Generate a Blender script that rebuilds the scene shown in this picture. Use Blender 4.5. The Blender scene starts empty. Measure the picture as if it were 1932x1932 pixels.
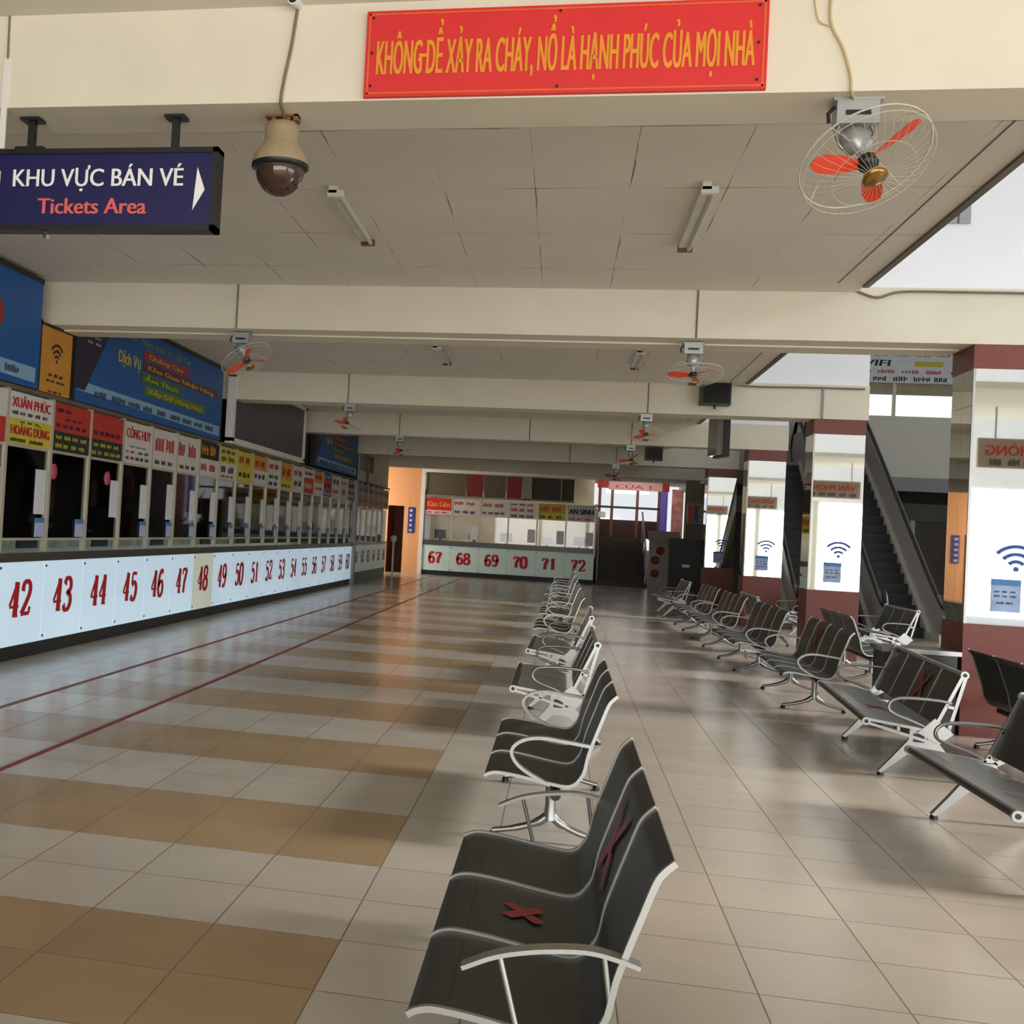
import bpy, math, random
from math import sin, cos, pi, radians as R
from mathutils import Vector, Matrix
random.seed(7)
S = bpy.context.scene
COL = S.collection

def lin(c):
    return tuple(((v/255)/12.92 if v/255 <= .04045 else ((v/255+.055)/1.055)**2.4) for v in c)

# ------------------------------------------------------------------ camera
H, FPX, YAW, PITCH, ROLL, PX, PY = 1.5721, 2205.7, -.206, .0254, .0555, 602.9, 930.6
cam = bpy.data.cameras.new('camera'); camo = bpy.data.objects.new('camera', cam); COL.objects.link(camo)
fwd = Vector((sin(YAW)*cos(PITCH), cos(YAW)*cos(PITCH), sin(PITCH)))
rt = Vector((cos(YAW), -sin(YAW), 0)); up = rt.cross(fwd)
r2 = rt*cos(ROLL)+up*sin(ROLL); u2 = up*cos(ROLL)-rt*sin(ROLL)
camo.matrix_world = Matrix(((r2.x, u2.x, -fwd.x, 0), (r2.y, u2.y, -fwd.y, 0), (r2.z, u2.z, -fwd.z, H), (0, 0, 0, 1)))
cam.sensor_width = 36; cam.lens = 36*FPX/1932
cam.shift_x = (966-PX)/1932; cam.shift_y = -(966-PY)/1932
cam.clip_start = .05; cam.clip_end = 300
S.camera = camo

# ------------------------------------------------------------------ world, daylight, exposure
W = bpy.data.worlds.new('sky'); S.world = W; W.use_nodes = True
bg = W.node_tree.nodes['Background']
bg.inputs[0].default_value = (.92, .96, 1, 1); bg.inputs[1].default_value = .9
S.view_settings.view_transform = 'Standard'; S.view_settings.look = 'None'
S.view_settings.gamma = 1; S.view_settings.use_curve_mapping = False
S.view_settings.exposure = 0.02
def area(name, loc, aim, sx, sy, power, col=(1, 1, 1)):
    l = bpy.data.lights.new(name, 'AREA'); l.shape = 'RECTANGLE'; l.size = sx; l.size_y = sy
    l.energy = power; l.color = col
    o = bpy.data.objects.new(name, l); COL.objects.link(o); o.location = loc
    o.rotation_euler = Vector(aim).to_track_quat('-Z', 'Y').to_euler()
    return o
# daylight through the open front of the hall, behind the camera
area('front_opening_daylight', (3.5, -7.6, 1.75), (0, 1, .02), 17, 3.0, 1130, (1, .985, .94))
# daylight through the high window band over the escalator hall
area('high_window_daylight', (12.7, 8, 7.2), (-1, 0, -.42), 30, 1.5, 450, (.92, .97, 1))
sl = bpy.data.lights.new('sun', 'SUN'); sl.energy = 3.9; sl.angle = R(13); sl.color = (1, .975, .93)
so = bpy.data.objects.new('sun', sl); COL.objects.link(so)
so.rotation_euler = Vector((-1, -.06, -.56)).to_track_quat('-Z', 'Y').to_euler()
# added dim fill light inside the ticket offices, no lamp known there
area('office_fill_light', (-7.4, 20, 2.85), (0, 0, -1), .5, 24, 110, (.9, 1, .92))
# added fill light low on the right, out of view, to brighten the counters
area('right_fill_light', (12.8, 3, 1.5), (-1, .25, 0), 14, 2.6, 650, (.86, .95, 1))
# daylight through the side doorway at the far left end
area('side_door_daylight', (-7.6, 38.9, 1.9), (.75, .75, 0), 1.2, 2.6, 115, (1, .95, .86))
# added fill light to brighten the backlit far gate
area('gate_fill_light', (2.4, 42.3, 3.5), (0, 1, -.25), 1.6, .3, 22, (1, .94, .9))
# lamp inside the far ticket booths
area('booth_ceiling_lamp', (-2, 41.6, 3.2), (0, 0, -1), 5.0, .6, 34, (1, .96, .88))

# ------------------------------------------------------------------ materials
MATS = {}
def mat(name, col, rough=.6, metal=0, var=.06, scale=6, emit=0, spec=.5, bump=0, stretch=None):
    if name in MATS: return MATS[name]
    m = bpy.data.materials.new(name); m.use_nodes = True
    nt = m.node_tree; b = nt.nodes['Principled BSDF']
    c = lin(col)
    tc = nt.nodes.new('ShaderNodeTexCoord'); no = nt.nodes.new('ShaderNodeTexNoise')
    no.inputs['Scale'].default_value = scale; no.inputs['Detail'].default_value = 4
    if stretch:
        mp = nt.nodes.new('ShaderNodeMapping'); mp.inputs['Scale'].default_value = stretch
        nt.links.new(tc.outputs['Object'], mp.inputs['Vector']); nt.links.new(mp.outputs['Vector'], no.inputs['Vector'])
    else:
        nt.links.new(tc.outputs['Object'], no.inputs['Vector'])
    mr = nt.nodes.new('ShaderNodeMapRange')
    mr.inputs['From Min'].default_value = .3; mr.inputs['From Max'].default_value = .7
    mr.inputs['To Min'].default_value = 1-var; mr.inputs['To Max'].default_value = 1+var
    nt.links.new(no.outputs['Fac'], mr.inputs['Value'])
    mx = nt.nodes.new('ShaderNodeVectorMath'); mx.operation = 'SCALE'
    mx.inputs[0].default_value = c
    nt.links.new(mr.outputs['Result'], mx.inputs['Scale'])
    nt.links.new(mx.outputs['Vector'], b.inputs['Base Color'])
    b.inputs['Roughness'].default_value = rough; b.inputs['Metallic'].default_value = metal
    b.inputs['Specular IOR Level'].default_value = spec
    if emit:
        b.inputs['Emission Color'].default_value = (*c, 1); b.inputs['Emission Strength'].default_value = emit
    if bump:
        bp = nt.nodes.new('ShaderNodeBump'); bp.inputs['Strength'].default_value = bump; bp.inputs['Distance'].default_value = .01
        nt.links.new(no.outputs['Fac'], bp.inputs['Height']); nt.links.new(bp.outputs['Normal'], b.inputs['Normal'])
    MATS[name] = m
    return m
def glass(name, tint=(1, 1, 1), refl=.1):
    m = bpy.data.materials.new(name); m.use_nodes = True; nt = m.node_tree
    for n in list(nt.nodes): nt.nodes.remove(n)
    o = nt.nodes.new('ShaderNodeOutputMaterial'); t = nt.nodes.new('ShaderNodeBsdfTransparent')
    t.inputs[0].default_value = (*tint, 1)
    g = nt.nodes.new('ShaderNodeBsdfGlossy'); g.inputs['Roughness'].default_value = .03
    f = nt.nodes.new('ShaderNodeFresnel'); f.inputs['IOR'].default_value = 1.45
    mx = nt.nodes.new('ShaderNodeMixShader')
    nt.links.new(f.outputs[0], mx.inputs[0]); nt.links.new(t.outputs[0], mx.inputs[1]); nt.links.new(g.outputs[0], mx.inputs[2])
    nt.links.new(mx.outputs[0], o.inputs[0]); MATS[name] = m
    return m
def V(nt, op, a, b=None, c=None):
    n = nt.nodes.new('ShaderNodeMath'); n.operation = op
    for i, v in enumerate((a, b, c)):
        if v is None: continue
        if isinstance(v, (int, float)): n.inputs[i].default_value = v
        else: nt.links.new(v, n.inputs[i])
    return n.outputs[0]
def mixc(nt, fac, a, b):
    n = nt.nodes.new('ShaderNodeMix'); n.data_type = 'RGBA'
    nt.links.new(fac, n.inputs[0])
    for i, v in ((6, a), (7, b)):
        if isinstance(v, tuple): n.inputs[i].default_value = (*v, 1)
        else: nt.links.new(v, n.inputs[i])
    return n.outputs[2]
def floor_material():
    m = bpy.data.materials.new('polished_floor_tiles'); m.use_nodes = True; nt = m.node_tree; b = nt.nodes['Principled BSDF']
    tc = nt.nodes.new('ShaderNodeTexCoord'); sp = nt.nodes.new('ShaderNodeSeparateXYZ'); nt.links.new(tc.outputs['Object'], sp.inputs[0])
    x, y = sp.outputs[0], sp.outputs[1]
    u = V(nt, 'MULTIPLY', V(nt, 'ADD', x, 40+1.744), 2); v = V(nt, 'MULTIPLY', V(nt, 'ADD', y, 40-3.911), 2)
    fu = V(nt, 'FRACT', u); fv = V(nt, 'FRACT', v)
    du = V(nt, 'MINIMUM', fu, V(nt, 'SUBTRACT', 1, fu)); dv = V(nt, 'MINIMUM', fv, V(nt, 'SUBTRACT', 1, fv))
    g = V(nt, 'LESS_THAN', V(nt, 'MINIMUM', du, dv), .0065)
    # bands two tiles deep, from 3.411 every 2 m
    st = V(nt, 'LESS_THAN', V(nt, 'FRACT', V(nt, 'MULTIPLY', V(nt, 'ADD', y, 40-3.411), .5)), .5)
    st = V(nt, 'MULTIPLY', st, V(nt, 'MULTIPLY', V(nt, 'LESS_THAN', x, -.744), V(nt, 'GREATER_THAN', x, -4.244)))
    wn = nt.nodes.new('ShaderNodeTexWhiteNoise'); wn.noise_dimensions = '2D'
    cb = nt.nodes.new('ShaderNodeCombineXYZ'); nt.links.new(V(nt, 'FLOOR', u), cb.inputs[0]); nt.links.new(V(nt, 'FLOOR', v), cb.inputs[1])
    nt.links.new(cb.outputs[0], wn.inputs['Vector'])
    no = nt.nodes.new('ShaderNodeTexNoise'); no.inputs['Scale'].default_value = 2.2; no.inputs['Detail'].default_value = 6
    nt.links.new(tc.outputs['Object'], no.inputs['Vector'])
    k = V(nt, 'ADD', V(nt, 'MULTIPLY', wn.outputs[0], .09), V(nt, 'MULTIPLY', no.outputs[0], .22)); k = V(nt, 'ADD', k, .84)
    aisle = V(nt, 'GREATER_THAN', x, .256)
    base = mixc(nt, aisle, lin((184, 176, 164)), lin((180, 168, 152)))
    c = mixc(nt, st, base, lin((160, 135, 101)))
    c = mixc(nt, g, c, lin((120, 106, 92)))
    sc = nt.nodes.new('ShaderNodeVectorMath'); sc.operation = 'SCALE'; nt.links.new(c, sc.inputs[0]); nt.links.new(k, sc.inputs['Scale'])
    nt.links.new(sc.outputs[0], b.inputs['Base Color'])
    b.inputs['Specular IOR Level'].default_value = .5
    ro = V(nt, 'ADD', V(nt, 'MULTIPLY', no.outputs[0], .16), .12); nt.links.new(V(nt, 'ADD', ro, V(nt, 'MULTIPLY', g, .4)), b.inputs['Roughness'])
    return m
def ceiling_material():
    m = bpy.data.materials.new('ceiling_boards'); m.use_nodes = True; nt = m.node_tree; b = nt.nodes['Principled BSDF']
    tc = nt.nodes.new('ShaderNodeTexCoord'); sp = nt.nodes.new('ShaderNodeSeparateXYZ'); nt.links.new(tc.outputs['Object'], sp.inputs[0])
    u = V(nt, 'DIVIDE', V(nt, 'ADD', sp.outputs[0], 61-.22), .63); v = V(nt, 'DIVIDE', V(nt, 'ADD', sp.outputs[1], 61+.45), 1.22)
    fu = V(nt, 'FRACT', u); fv = V(nt, 'FRACT', v)
    no = nt.nodes.new('ShaderNodeTexNoise'); no.inputs['Scale'].default_value = 1.7; no.inputs['Detail'].default_value = 5
    nt.links.new(tc.outputs['Object'], no.inputs['Vector'])
    wid = V(nt, 'MULTIPLY', V(nt, 'MAXIMUM', V(nt, 'SUBTRACT', no.outputs[0], .45), .012), .06)
    g = V(nt, 'MAXIMUM', V(nt, 'LESS_THAN', fu, V(nt, 'MULTIPLY', wid, 1.3)), V(nt, 'LESS_THAN', fv, wid))
    c = mixc(nt, g, lin((224, 217, 204)), lin((140, 124, 110)))
    k = V(nt, 'ADD', V(nt, 'MULTIPLY', no.outputs[0], .16), .92)
    sc = nt.nodes.new('ShaderNodeVectorMath'); sc.operation = 'SCALE'; nt.links.new(c, sc.inputs[0]); nt.links.new(k, sc.inputs['Scale'])
    nt.links.new(sc.outputs[0], b.inputs['Base Color']); b.inputs['Roughness'].default_value = .8
    return m
def wood_material(name, a, bcol):
    m = bpy.data.materials.new(name); m.use_nodes = True; nt = m.node_tree; b = nt.nodes['Principled BSDF']
    tc = nt.nodes.new('ShaderNodeTexCoord'); mp = nt.nodes.new('ShaderNodeMapping'); mp.inputs['Scale'].default_value = (9, 9, .7)
    nt.links.new(tc.outputs['Object'], mp.inputs[0])
    no = nt.nodes.new('ShaderNodeTexNoise'); no.inputs['Scale'].default_value = 2; no.inputs['Detail'].default_value = 8
    nt.links.new(mp.outputs[0], no.inputs['Vector'])
    nt.links.new(mixc(nt, no.outputs[0], lin(a), lin(bcol)), b.inputs['Base Color']); b.inputs['Roughness'].default_value = .4
    return m
M_FLOOR = floor_material(); M_CEIL = ceiling_material()
M_BEAM = mat('cream_beam_paint', (222, 214, 194), .75, var=.04, scale=2)
M_UPPER = mat('white_upper_wall_paint', (240, 240, 243), .8, var=.02, scale=2)
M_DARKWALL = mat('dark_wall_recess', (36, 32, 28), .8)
M_WHITE = mat('white_paint', (225, 224, 216), .5)
M_PANEL = mat('white_acrylic_added_glow', (214, 238, 255), .3, var=.02, scale=1.5, emit=.36)  # glow added to the acrylic to lift the panels' brightness
M_PANEL2 = mat('yellowed_acrylic_panel', (214, 222, 206), .35, var=.03, emit=.28)  # same added glow, a little weaker, in the yellowed panel
M_FARPANEL = mat('pale_green_acrylic_panel', (205, 226, 218), .35, var=.03, emit=.05)  # slight added glow brightens the far panels
M_BLACK = mat('black_plastic', (20, 20, 20), .45)
M_DARKGREY = mat('dark_grey_stone_top', (70, 68, 62), .3)
M_KICK = mat('black_kick_board', (28, 27, 25), .5)
M_MULL = mat('champagne_aluminium', (196, 190, 170), .4, .25, var=.04)
M_ALU = mat('polished_aluminium', (150, 150, 148), .3, .9, var=.05)
M_ALU2 = mat('satin_aluminium', (158, 158, 154), .35, .8, var=.05)
M_SEAT = mat('grey_perforated_steel', (46, 49, 46), .46, .25, var=.12, scale=14)
M_SEAT2 = mat('light_grey_perforated_steel', (152, 153, 150), .3, .2, var=.08, scale=14)
M_TAPE = mat('red_tape', (146, 25, 34), .5)
M_RED = mat('red_lettering', (188, 22, 28), .5)
M_DEEPRED = mat('red_banner', (214, 38, 38), .5, var=.03)
M_ORANGELET = mat('orange_yellow_lettering', (226, 146, 32), .5)
M_YELLOW = mat('yellow_lettering', (206, 186, 54), .5)
M_NAVY = mat('navy_sign_face', (22, 22, 78), .35, var=.03)
M_WHITELET = mat('white_lettering', (236, 236, 232), .5)
M_BLUE = mat('blue_billboard', (0, 84, 152), .5, var=.04, scale=2)
M_PALEBLUE = mat('pale_blue_strip', (128, 172, 200), .5)
M_INK = mat('dark_ink_lettering', (36, 32, 60), .6)
M_BLACKLET = mat('black_lettering', (30, 28, 28), .6)
M_GREENLET = mat('green_lettering', (30, 110, 74), .6)
M_MIRROR = mat('mirror_cladding', (228, 232, 228), .02, 1, var=.01)
M_REDBROWN = mat('red_brown_granite', (116, 50, 36), .45, var=.14, scale=30)
M_GLASS = glass('clear_window_glass')
M_GREYMET = mat('grey_painted_metal', (170, 174, 172), .35, .4)
M_ORANGE = mat('orange_fan_blade_plastic', (214, 62, 34), .35)
M_BRASS = mat('brass_cap', (150, 112, 52), .25, .8)
M_WIRE = mat('white_wire', (196, 190, 172), .4)
M_CABLE = mat('dusty_cable', (120, 108, 84), .6)
M_CREAMPLASTIC = mat('aged_beige_plastic', (160, 142, 112), .5, var=.12, scale=9)
M_SMOKE = mat('smoked_dome', (72, 54, 44), .06, .2)
M_WOOD = wood_material('orange_wood_panel', (226, 164, 114), (208, 142, 92))
M_WOODDARK = wood_material('dark_orange_wood_door', (150, 78, 34), (110, 52, 22))
M_PAPER = mat('white_paper', (220, 222, 224), .7)
M_PINK = mat('pink_sticker', (206, 88, 116), .6)
M_WIFIBLUE = mat('blue_decal', (22, 74, 150), .5)

# ------------------------------------------------------------------ mesh helpers
class MB:
    def __init__(s): s.v = []; s.f = []; s.sm = []
    def add(s, vs, fs, smooth=False):
        n = len(s.v); s.v += [tuple(v) for v in vs]
        for f in fs: s.f.append([n+i for i in f]); s.sm.append(smooth)
        return s
    def box(s, lo, hi, M=None):
        vs = [Vector((x, y, z)) for z in (lo[2], hi[2]) for y in (lo[1], hi[1]) for x in (lo[0], hi[0])]
        if M: vs = [M @ v for v in vs]
        return s.add(vs, [(0, 2, 3, 1), (4, 5, 7, 6), (0, 1, 5, 4), (2, 6, 7, 3), (0, 4, 6, 2), (1, 3, 7, 5)])
    def bar(s, a, b, w, t, up=(0, 1, 0)):       # a flat bar from a to b, w wide along `up`, t thick
        a = Vector(a); b = Vector(b); d = (b-a).normalized(); u = Vector(up); u = (u-d*u.dot(d)).normalized(); n = d.cross(u)
        vs = [p+u*(w/2)*i+n*(t/2)*j for p in (a, b) for i, j in ((-1, -1), (1, -1), (1, 1), (-1, 1))]
        return s.add(vs, [(0, 3, 2, 1), (4, 5, 6, 7), (0, 1, 5, 4), (1, 2, 6, 5), (2, 3, 7, 6), (3, 0, 4, 7)])
    def band(s, pts, w, t, up=(0, 1, 0)):        # a flat strip following pts, w wide along `up`
        pts = [Vector(p) for p in pts]; up = Vector(up); rings = []
        for i, p in enumerate(pts):
            d = (pts[min(i+1, len(pts)-1)]-pts[max(i-1, 0)]).normalized()
            n = d.cross(up).normalized()
            ww = w[i] if isinstance(w, (list, tuple)) else w
            rings.append([p-up*ww/2-n*t/2, p+up*ww/2-n*t/2, p+up*ww/2+n*t/2, p-up*ww/2+n*t/2])
        vs = [v for r in rings for v in r]; fs = []
        for i in range(len(rings)-1):
            for k in range(4): fs.append((i*4+k, i*4+(k+1) % 4, i*4+4+(k+1) % 4, i*4+4+k))
        e = (len(rings)-1)*4
        fs += [(3, 2, 1, 0), (e, e+1, e+2, e+3)]
        return s.add(vs, fs)
    def tube(s, pts, r, seg=8, closed=False):
        pts = [Vector(p) for p in pts]; n = len(pts); rings = []; ref = None
        for i, p in enumerate(pts):
            if closed: d = pts[(i+1) % n]-pts[i-1]
            else: d = pts[min(i+1, n-1)]-pts[max(i-1, 0)]
            d.normalize()
            if ref is None: ref = Vector((0, 0, 1)) if abs(d.z) < .9 else Vector((1, 0, 0))
            u = (ref-d*ref.dot(d)).normalized(); w = d.cross(u); ref = u
            rr = r[i] if isinstance(r, (list, tuple)) else r
            rings.append([p+u*rr*cos(2*pi*k/seg)+w*rr*sin(2*pi*k/seg) for k in range(seg)])
        vs = [v for q in rings for v in q]; fs = []
        for i in range(n if closed else n-1):
            j = (i+1) % n
            for k in range(seg): fs.append((i*seg+k, i*seg+(k+1) % seg, j*seg+(k+1) % seg, j*seg+k))
        s.add(vs, fs, True)
        if not closed:
            s.add(rings[0], [tuple(range(seg))[::-1]]); s.add(rings[-1], [tuple(range(seg))])
        return s
    def lathe(s, prof, seg=24, M=None):          # prof: (radius, z)
        vs = [Vector((r*cos(2*pi*k/seg), r*sin(2*pi*k/seg), z)) for r, z in prof for k in range(seg)]
        if M: vs = [M @ v for v in vs]
        fs = []
        for i in range(len(prof)-1):
            for k in range(seg): fs.append((i*seg+k, i*seg+(k+1) % seg, (i+1)*seg+(k+1) % seg, (i+1)*seg+k))
        s.add(vs, fs, True)
        if prof[0][0] > 1e-4: s.add(vs[:seg], [tuple(range(seg))[::-1]])
        if prof[-1][0] > 1e-4: s.add(vs[-seg:], [tuple(range(seg))])
        return s
    def prism(s, poly, a, b, axis='y'):          # 2-d polygon swept between a and b along an axis
        def P(p, t): return {'y': (p[0], t, p[1]), 'x': (t, p[0], p[1]), 'z': (p[0], p[1], t)}[axis]
        n = len(poly); vs = [P(p, a) for p in poly]+[P(p, b) for p in poly]
        fs = [tuple(range(n)), tuple(range(2*n-1, n-1, -1))]+[(i, i+n, (i+1) % n+n, (i+1) % n) for i in range(n)]
        return s.add(vs, fs)
    def poly(s, pts): return s.add(pts, [tuple(range(len(pts)))])
    def build(s, name, m, parent=None, loc=None):
        me = bpy.data.meshes.new(name); me.from_pydata(s.v, [], s.f); me.update()
        me.polygons.foreach_set('use_smooth', s.sm)
        if m: me.materials.append(m)
        o = bpy.data.objects.new(name, me); COL.objects.link(o)
        if parent: o.parent = parent
        if loc: o.location = loc
        return o
def tag(o, label=None, cat=None, group=None, kind=None):
    if label: o['label'] = label
    if cat: o['category'] = cat
    if group: o['group'] = group
    if kind: o['kind'] = kind
    return o
def struct(o): o['kind'] = 'structure'; return o
def empty(name, loc, rz=0, label=None, cat=None, group=None):
    o = bpy.data.objects.new(name, None); COL.objects.link(o); o.location = loc; o.rotation_euler = (0, 0, rz)
    o.empty_display_size = .1
    return tag(o, label, cat, group)
def copy_tree(o, parent=None, label=None, group=None):
    c = o.copy(); COL.objects.link(c); c.parent = parent
    if label: c['label'] = label
    if group: c['group'] = group
    for ch in list(o.children): copy_tree(ch, c)
    return c
def smooth_path(pts, n=5, closed=False):
    pts = [Vector(p) for p in pts]; out = []; m = len(pts)
    for i in range(m if closed else m-1):
        p1, p2 = pts[i], pts[(i+1) % m]
        p0 = pts[i-1] if (i > 0 or closed) else p1*2-p2
        p3 = pts[(i+2) % m] if (i+2 < m or closed) else p2*2-p1
        for k in range(n):
            t = k/n
            out.append(.5*((2*p1)+(p2-p0)*t+(2*p0-5*p1+4*p2-p3)*t*t+(3*p1-p0-3*p2+p3)*t**3))
    if not closed: out.append(pts[-1])
    return out
# planes that writing lies on: face towards +x (left wall), towards -y (camera) or +y
def frame(kind, origin):
    o = Vector(origin)
    ax = {'x': ((0, 1, 0), (0, 0, 1)), '-y': ((1, 0, 0), (0, 0, 1)), '+y': ((-1, 0, 0), (0, 0, 1)), '-x': ((0, -1, 0), (0, 0, 1)), 'z': ((0, -1, 0), (1, 0, 0))}[kind]
    a, b = Vector(ax[0]), Vector(ax[1]); n = a.cross(b)
    return Matrix(((a.x, b.x, n.x, o.x), (a.y, b.y, n.y, o.y), (a.z, b.z, n.z, o.z), (0, 0, 0, 1)))
TXT = {}
def text_geo(s, bold):
    if (s, bold) in TXT: return TXT[(s, bold)]
    cu = bpy.data.curves.new('t', 'FONT'); cu.body = s; cu.size = 1; cu.offset = 0; cu.resolution_u = 3
    ob = bpy.data.objects.new('t', cu); me = ob.to_mesh()
    v = [tuple(q.co) for q in me.vertices]; f = [list(p.vertices) for p in me.polygons]
    ob.to_mesh_clear(); bpy.data.objects.remove(ob); bpy.data.curves.remove(cu)
    TXT[(s, bold)] = (v, f); return v, f
def text(mb, s, fr, x0, x1, z0, z1, bold=.02, shear=0):
    """letters of s stretched into the rectangle x0..x1, z0..z1 of a frame (cap height fills z0..z1)"""
    v, f = text_geo(s, bold)
    if not v: return mb
    xs = [p[0] for p in v]; a, b = min(xs), max(xs); cap = .73
    vs = [fr @ Vector((x0+(p[0]-a)/(b-a)*(x1-x0)+shear*(p[1]/cap)*(z1-z0), z0+p[1]/cap*(z1-z0), .004)) for p in v]
    mb.add(vs, f)
    e = (fr.to_3x3() @ Vector((1, 0, 0)))*(bold*(z1-z0)/cap); up_ = (fr.to_3x3() @ Vector((0, 0, 1)))*.0004
    if bold:
        for q in (-1, 1): mb.add([p+e*q+up_*q for p in vs], f)
    return mb
def rect(mb, fr, x0, x1, z0, z1, d=.002): return mb.poly([fr @ Vector(p) for p in ((x0, z0, d), (x1, z0, d), (x1, z1, d), (x0, z1, d))])
def lines(mb, fr, x0, x1, z0, z1, n=5, d=.004):
    """small print too fine to read: a row of short ragged marks"""
    x = x0; rs = random.Random(int(abs(x0*977+z0*131+n)*100))
    w = (x1-x0)/n
    for i in range(n):
        k = w*rs.uniform(.62, .84); m = max(3, int(k/(z1-z0)/.75))
        for q in range(m):
            a = x+k*q/m; h = rs.uniform(.72, 1)
            ww = k/m*.8; h2 = rs.uniform(.62, 1)
            rect(mb, fr, a, a+ww*.4, z0, z0+(z1-z0)*h, d); rect(mb, fr, a+ww*.56, a+ww*.96, z0+(z1-z0)*(1-h2)*rs.choice((0, 1)), z0+(z1-z0)*h2, d)
        x += w
    return mb
# fat slab-serif numerals drawn as strokes (x 0..1, y 0..1)
GLYPH = {
 '0': [([(.5, 1), (.16, .86), (.08, .5), (.16, .14), (.5, 0), (.84, .14), (.92, .5), (.84, .86), (.5, 1)], 1)],
 '1': [([(.55, 1), (.55, 0)], 1), ([(.55, .96), (.22, .78)], .5), ([(.2, .04), (.9, .04)], .4)],
 '2': [([(.14, .72), (.2, .92), (.5, 1), (.82, .9), (.86, .68), (.6, .42), (.12, .06)], .8), ([(.1, .07), (.94, .07)], .8), ([(.9, .07), (.93, .26)], .5)],
 '3': [([(.12, .8), (.28, .97), (.6, .98), (.84, .84), (.8, .64), (.48, .54), (.82, .44), (.9, .22), (.66, .03), (.3, .02), (.1, .18)], .85)],
 '4': [([(.66, 1), (.66, 0)], 1), ([(.66, .98), (.06, .32)], .5), ([(.04, .3), (.96, .3)], .55), ([(.42, .03), (.94, .03)], .4)],
 '5': [([(.22, .97), (.88, .95)], .8), ([(.22, .97), (.18, .56)], .5), ([(.18, .54), (.5, .64), (.82, .52), (.88, .3), (.7, .06), (.36, .02), (.1, .16)], .9)],
 '6': [([(.82, .86), (.62, .98), (.34, .9), (.14, .6), (.12, .3), (.28, .06), (.56, .01), (.84, .14), (.86, .4), (.64, .56), (.34, .52), (.14, .38)], .85)],
 '7': [([(.08, .95), (.92, .95)], .9), ([(.1, .95), (.1, .74)], .5), ([(.9, .95), (.5, .45), (.4, 0)], .95)],
 '8': [([(.5, 1), (.2, .9), (.18, .66), (.5, .53), (.82, .66), (.8, .9), (.5, 1)], .8), ([(.5, .54), (.14, .4), (.1, .16), (.5, 0), (.9, .16), (.86, .4), (.5, .54)], .9)],
 '9': [([(.16, .14), (.36, .02), (.64, .08), (.86, .4), (.88, .7), (.72, .94), (.44, .99), (.16, .86), (.14, .6), (.36, .44), (.66, .48), (.86, .62)], .85)]}
def numerals(mb, s, fr, x0, x1, z0, z1, shear=.08, wgt=.26):
    n = len(s); cw = (x1-x0)/n; h = z1-z0
    for i, ch in enumerate(s):
        for si, (pts, k) in enumerate(GLYPH[ch]):
            P2 = [Vector((x0+i*cw+p[0]*cw*.86+shear*p[1]*h, z0+p[1]*h)) for p in pts]
            if len(P2) > 3:
                P3 = smooth_path([(p.x, p.y, 0) for p in P2], 4); P2 = [Vector((p.x, p.y)) for p in P3]
            L = []; Rr = []
            for j, p in enumerate(P2):
                d = (P2[min(j+1, len(P2)-1)]-P2[max(j-1, 0)]).normalized(); nn = Vector((-d.y, d.x))
                w = wgt*h*.5*k*(.55+.6*abs(d.y))
                L.append(fr @ Vector((p.x+nn.x*w, p.y+nn.y*w, .004+.0006*si))); Rr.append(fr @ Vector((p.x-nn.x*w, p.y-nn.y*w, .004+.0006*si)))
            m = len(L); mb.add(L+Rr, [(j, m+j, m+j+1, j+1) for j in range(m-1)])
    return mb

# ------------------------------------------------------------------ room shell
struct(MB().box((-12, -9, -.1), (14, 48, 0)).build('floor', M_FLOOR))
YB = [(5.18, 5.56), (11.4, 12.08), (18.18, 18.75), (24.35, 24.85), (30.9, 31.4), (37.0, 37.4)]
XE = 2.53
prev = -9
for a, b in YB:
    struct(MB().box((-9, prev, 3.951), (XE, a, 4.05)).build('ceiling', M_CEIL)); prev = b
struct(MB().box((-9, 37.4, 3.72), (5, 47, 3.85)).build('ceiling_low', M_CEIL))
for i, (a, b) in enumerate(YB):
    o = MB().box((-9, a, 3.5), (4.27, b, 4.0)).build('trim_%d' % (i+1), M_BEAM); struct(o)
# groove strip under the second beam
struct(MB().box((-5.4, 11.72, 3.485), (3.5, 12.07, 3.5)).build('trim_7', M_BEAM))
# metal edge along the ceiling opening
for i in range(5):
    a, b = YB[i][1], YB[i+1][0]
    struct(MB().box((XE-.02, a+.02, 3.93), (XE+.03, b-.3, 4.06)).box((XE-.25, a+.1, 3.946), (XE-.243, b-.4, 3.9505)).build('trim_%d' % (8+i), mat('brown_edge_trim', (84, 76, 62), .5)))
# white walls that rise over the beams between the pillars
for i, (a, b) in enumerate(YB[:5]):
    struct(MB().box((XE-.03, a+.06, 4.0), (4.27, b-.02, 9)).build('wall_upper_%d' % (i+1), M_UPPER))
# upper floor edge over the low ceiling
struct(MB().box((XE-.16, -9, 4.05), (XE-.06, 37, 9)).build('wall_upper_left', M_UPPER))
struct(MB().box((-12, -9, 9), (14, 48, 9.1)).build('ceiling_hall', M_UPPER))
wr = MB().box((13, -9, 0), (13.2, 48, 4.2)).box((13, -9, 8.7), (13.2, 48, 9)).box((13, -9, 4.2), (13.2, -8, 8.7)).box((13, 30, 4.2), (13.2, 48, 8.7))
struct(wr.build('wall_right', M_UPPER))
struct(MB().box((-12, -9, 3.3), (13, -8.8, 9)).box((-12, -9, 0), (-5.4, -8.8, 3.3)).build('wall_front', M_UPPER))
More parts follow.
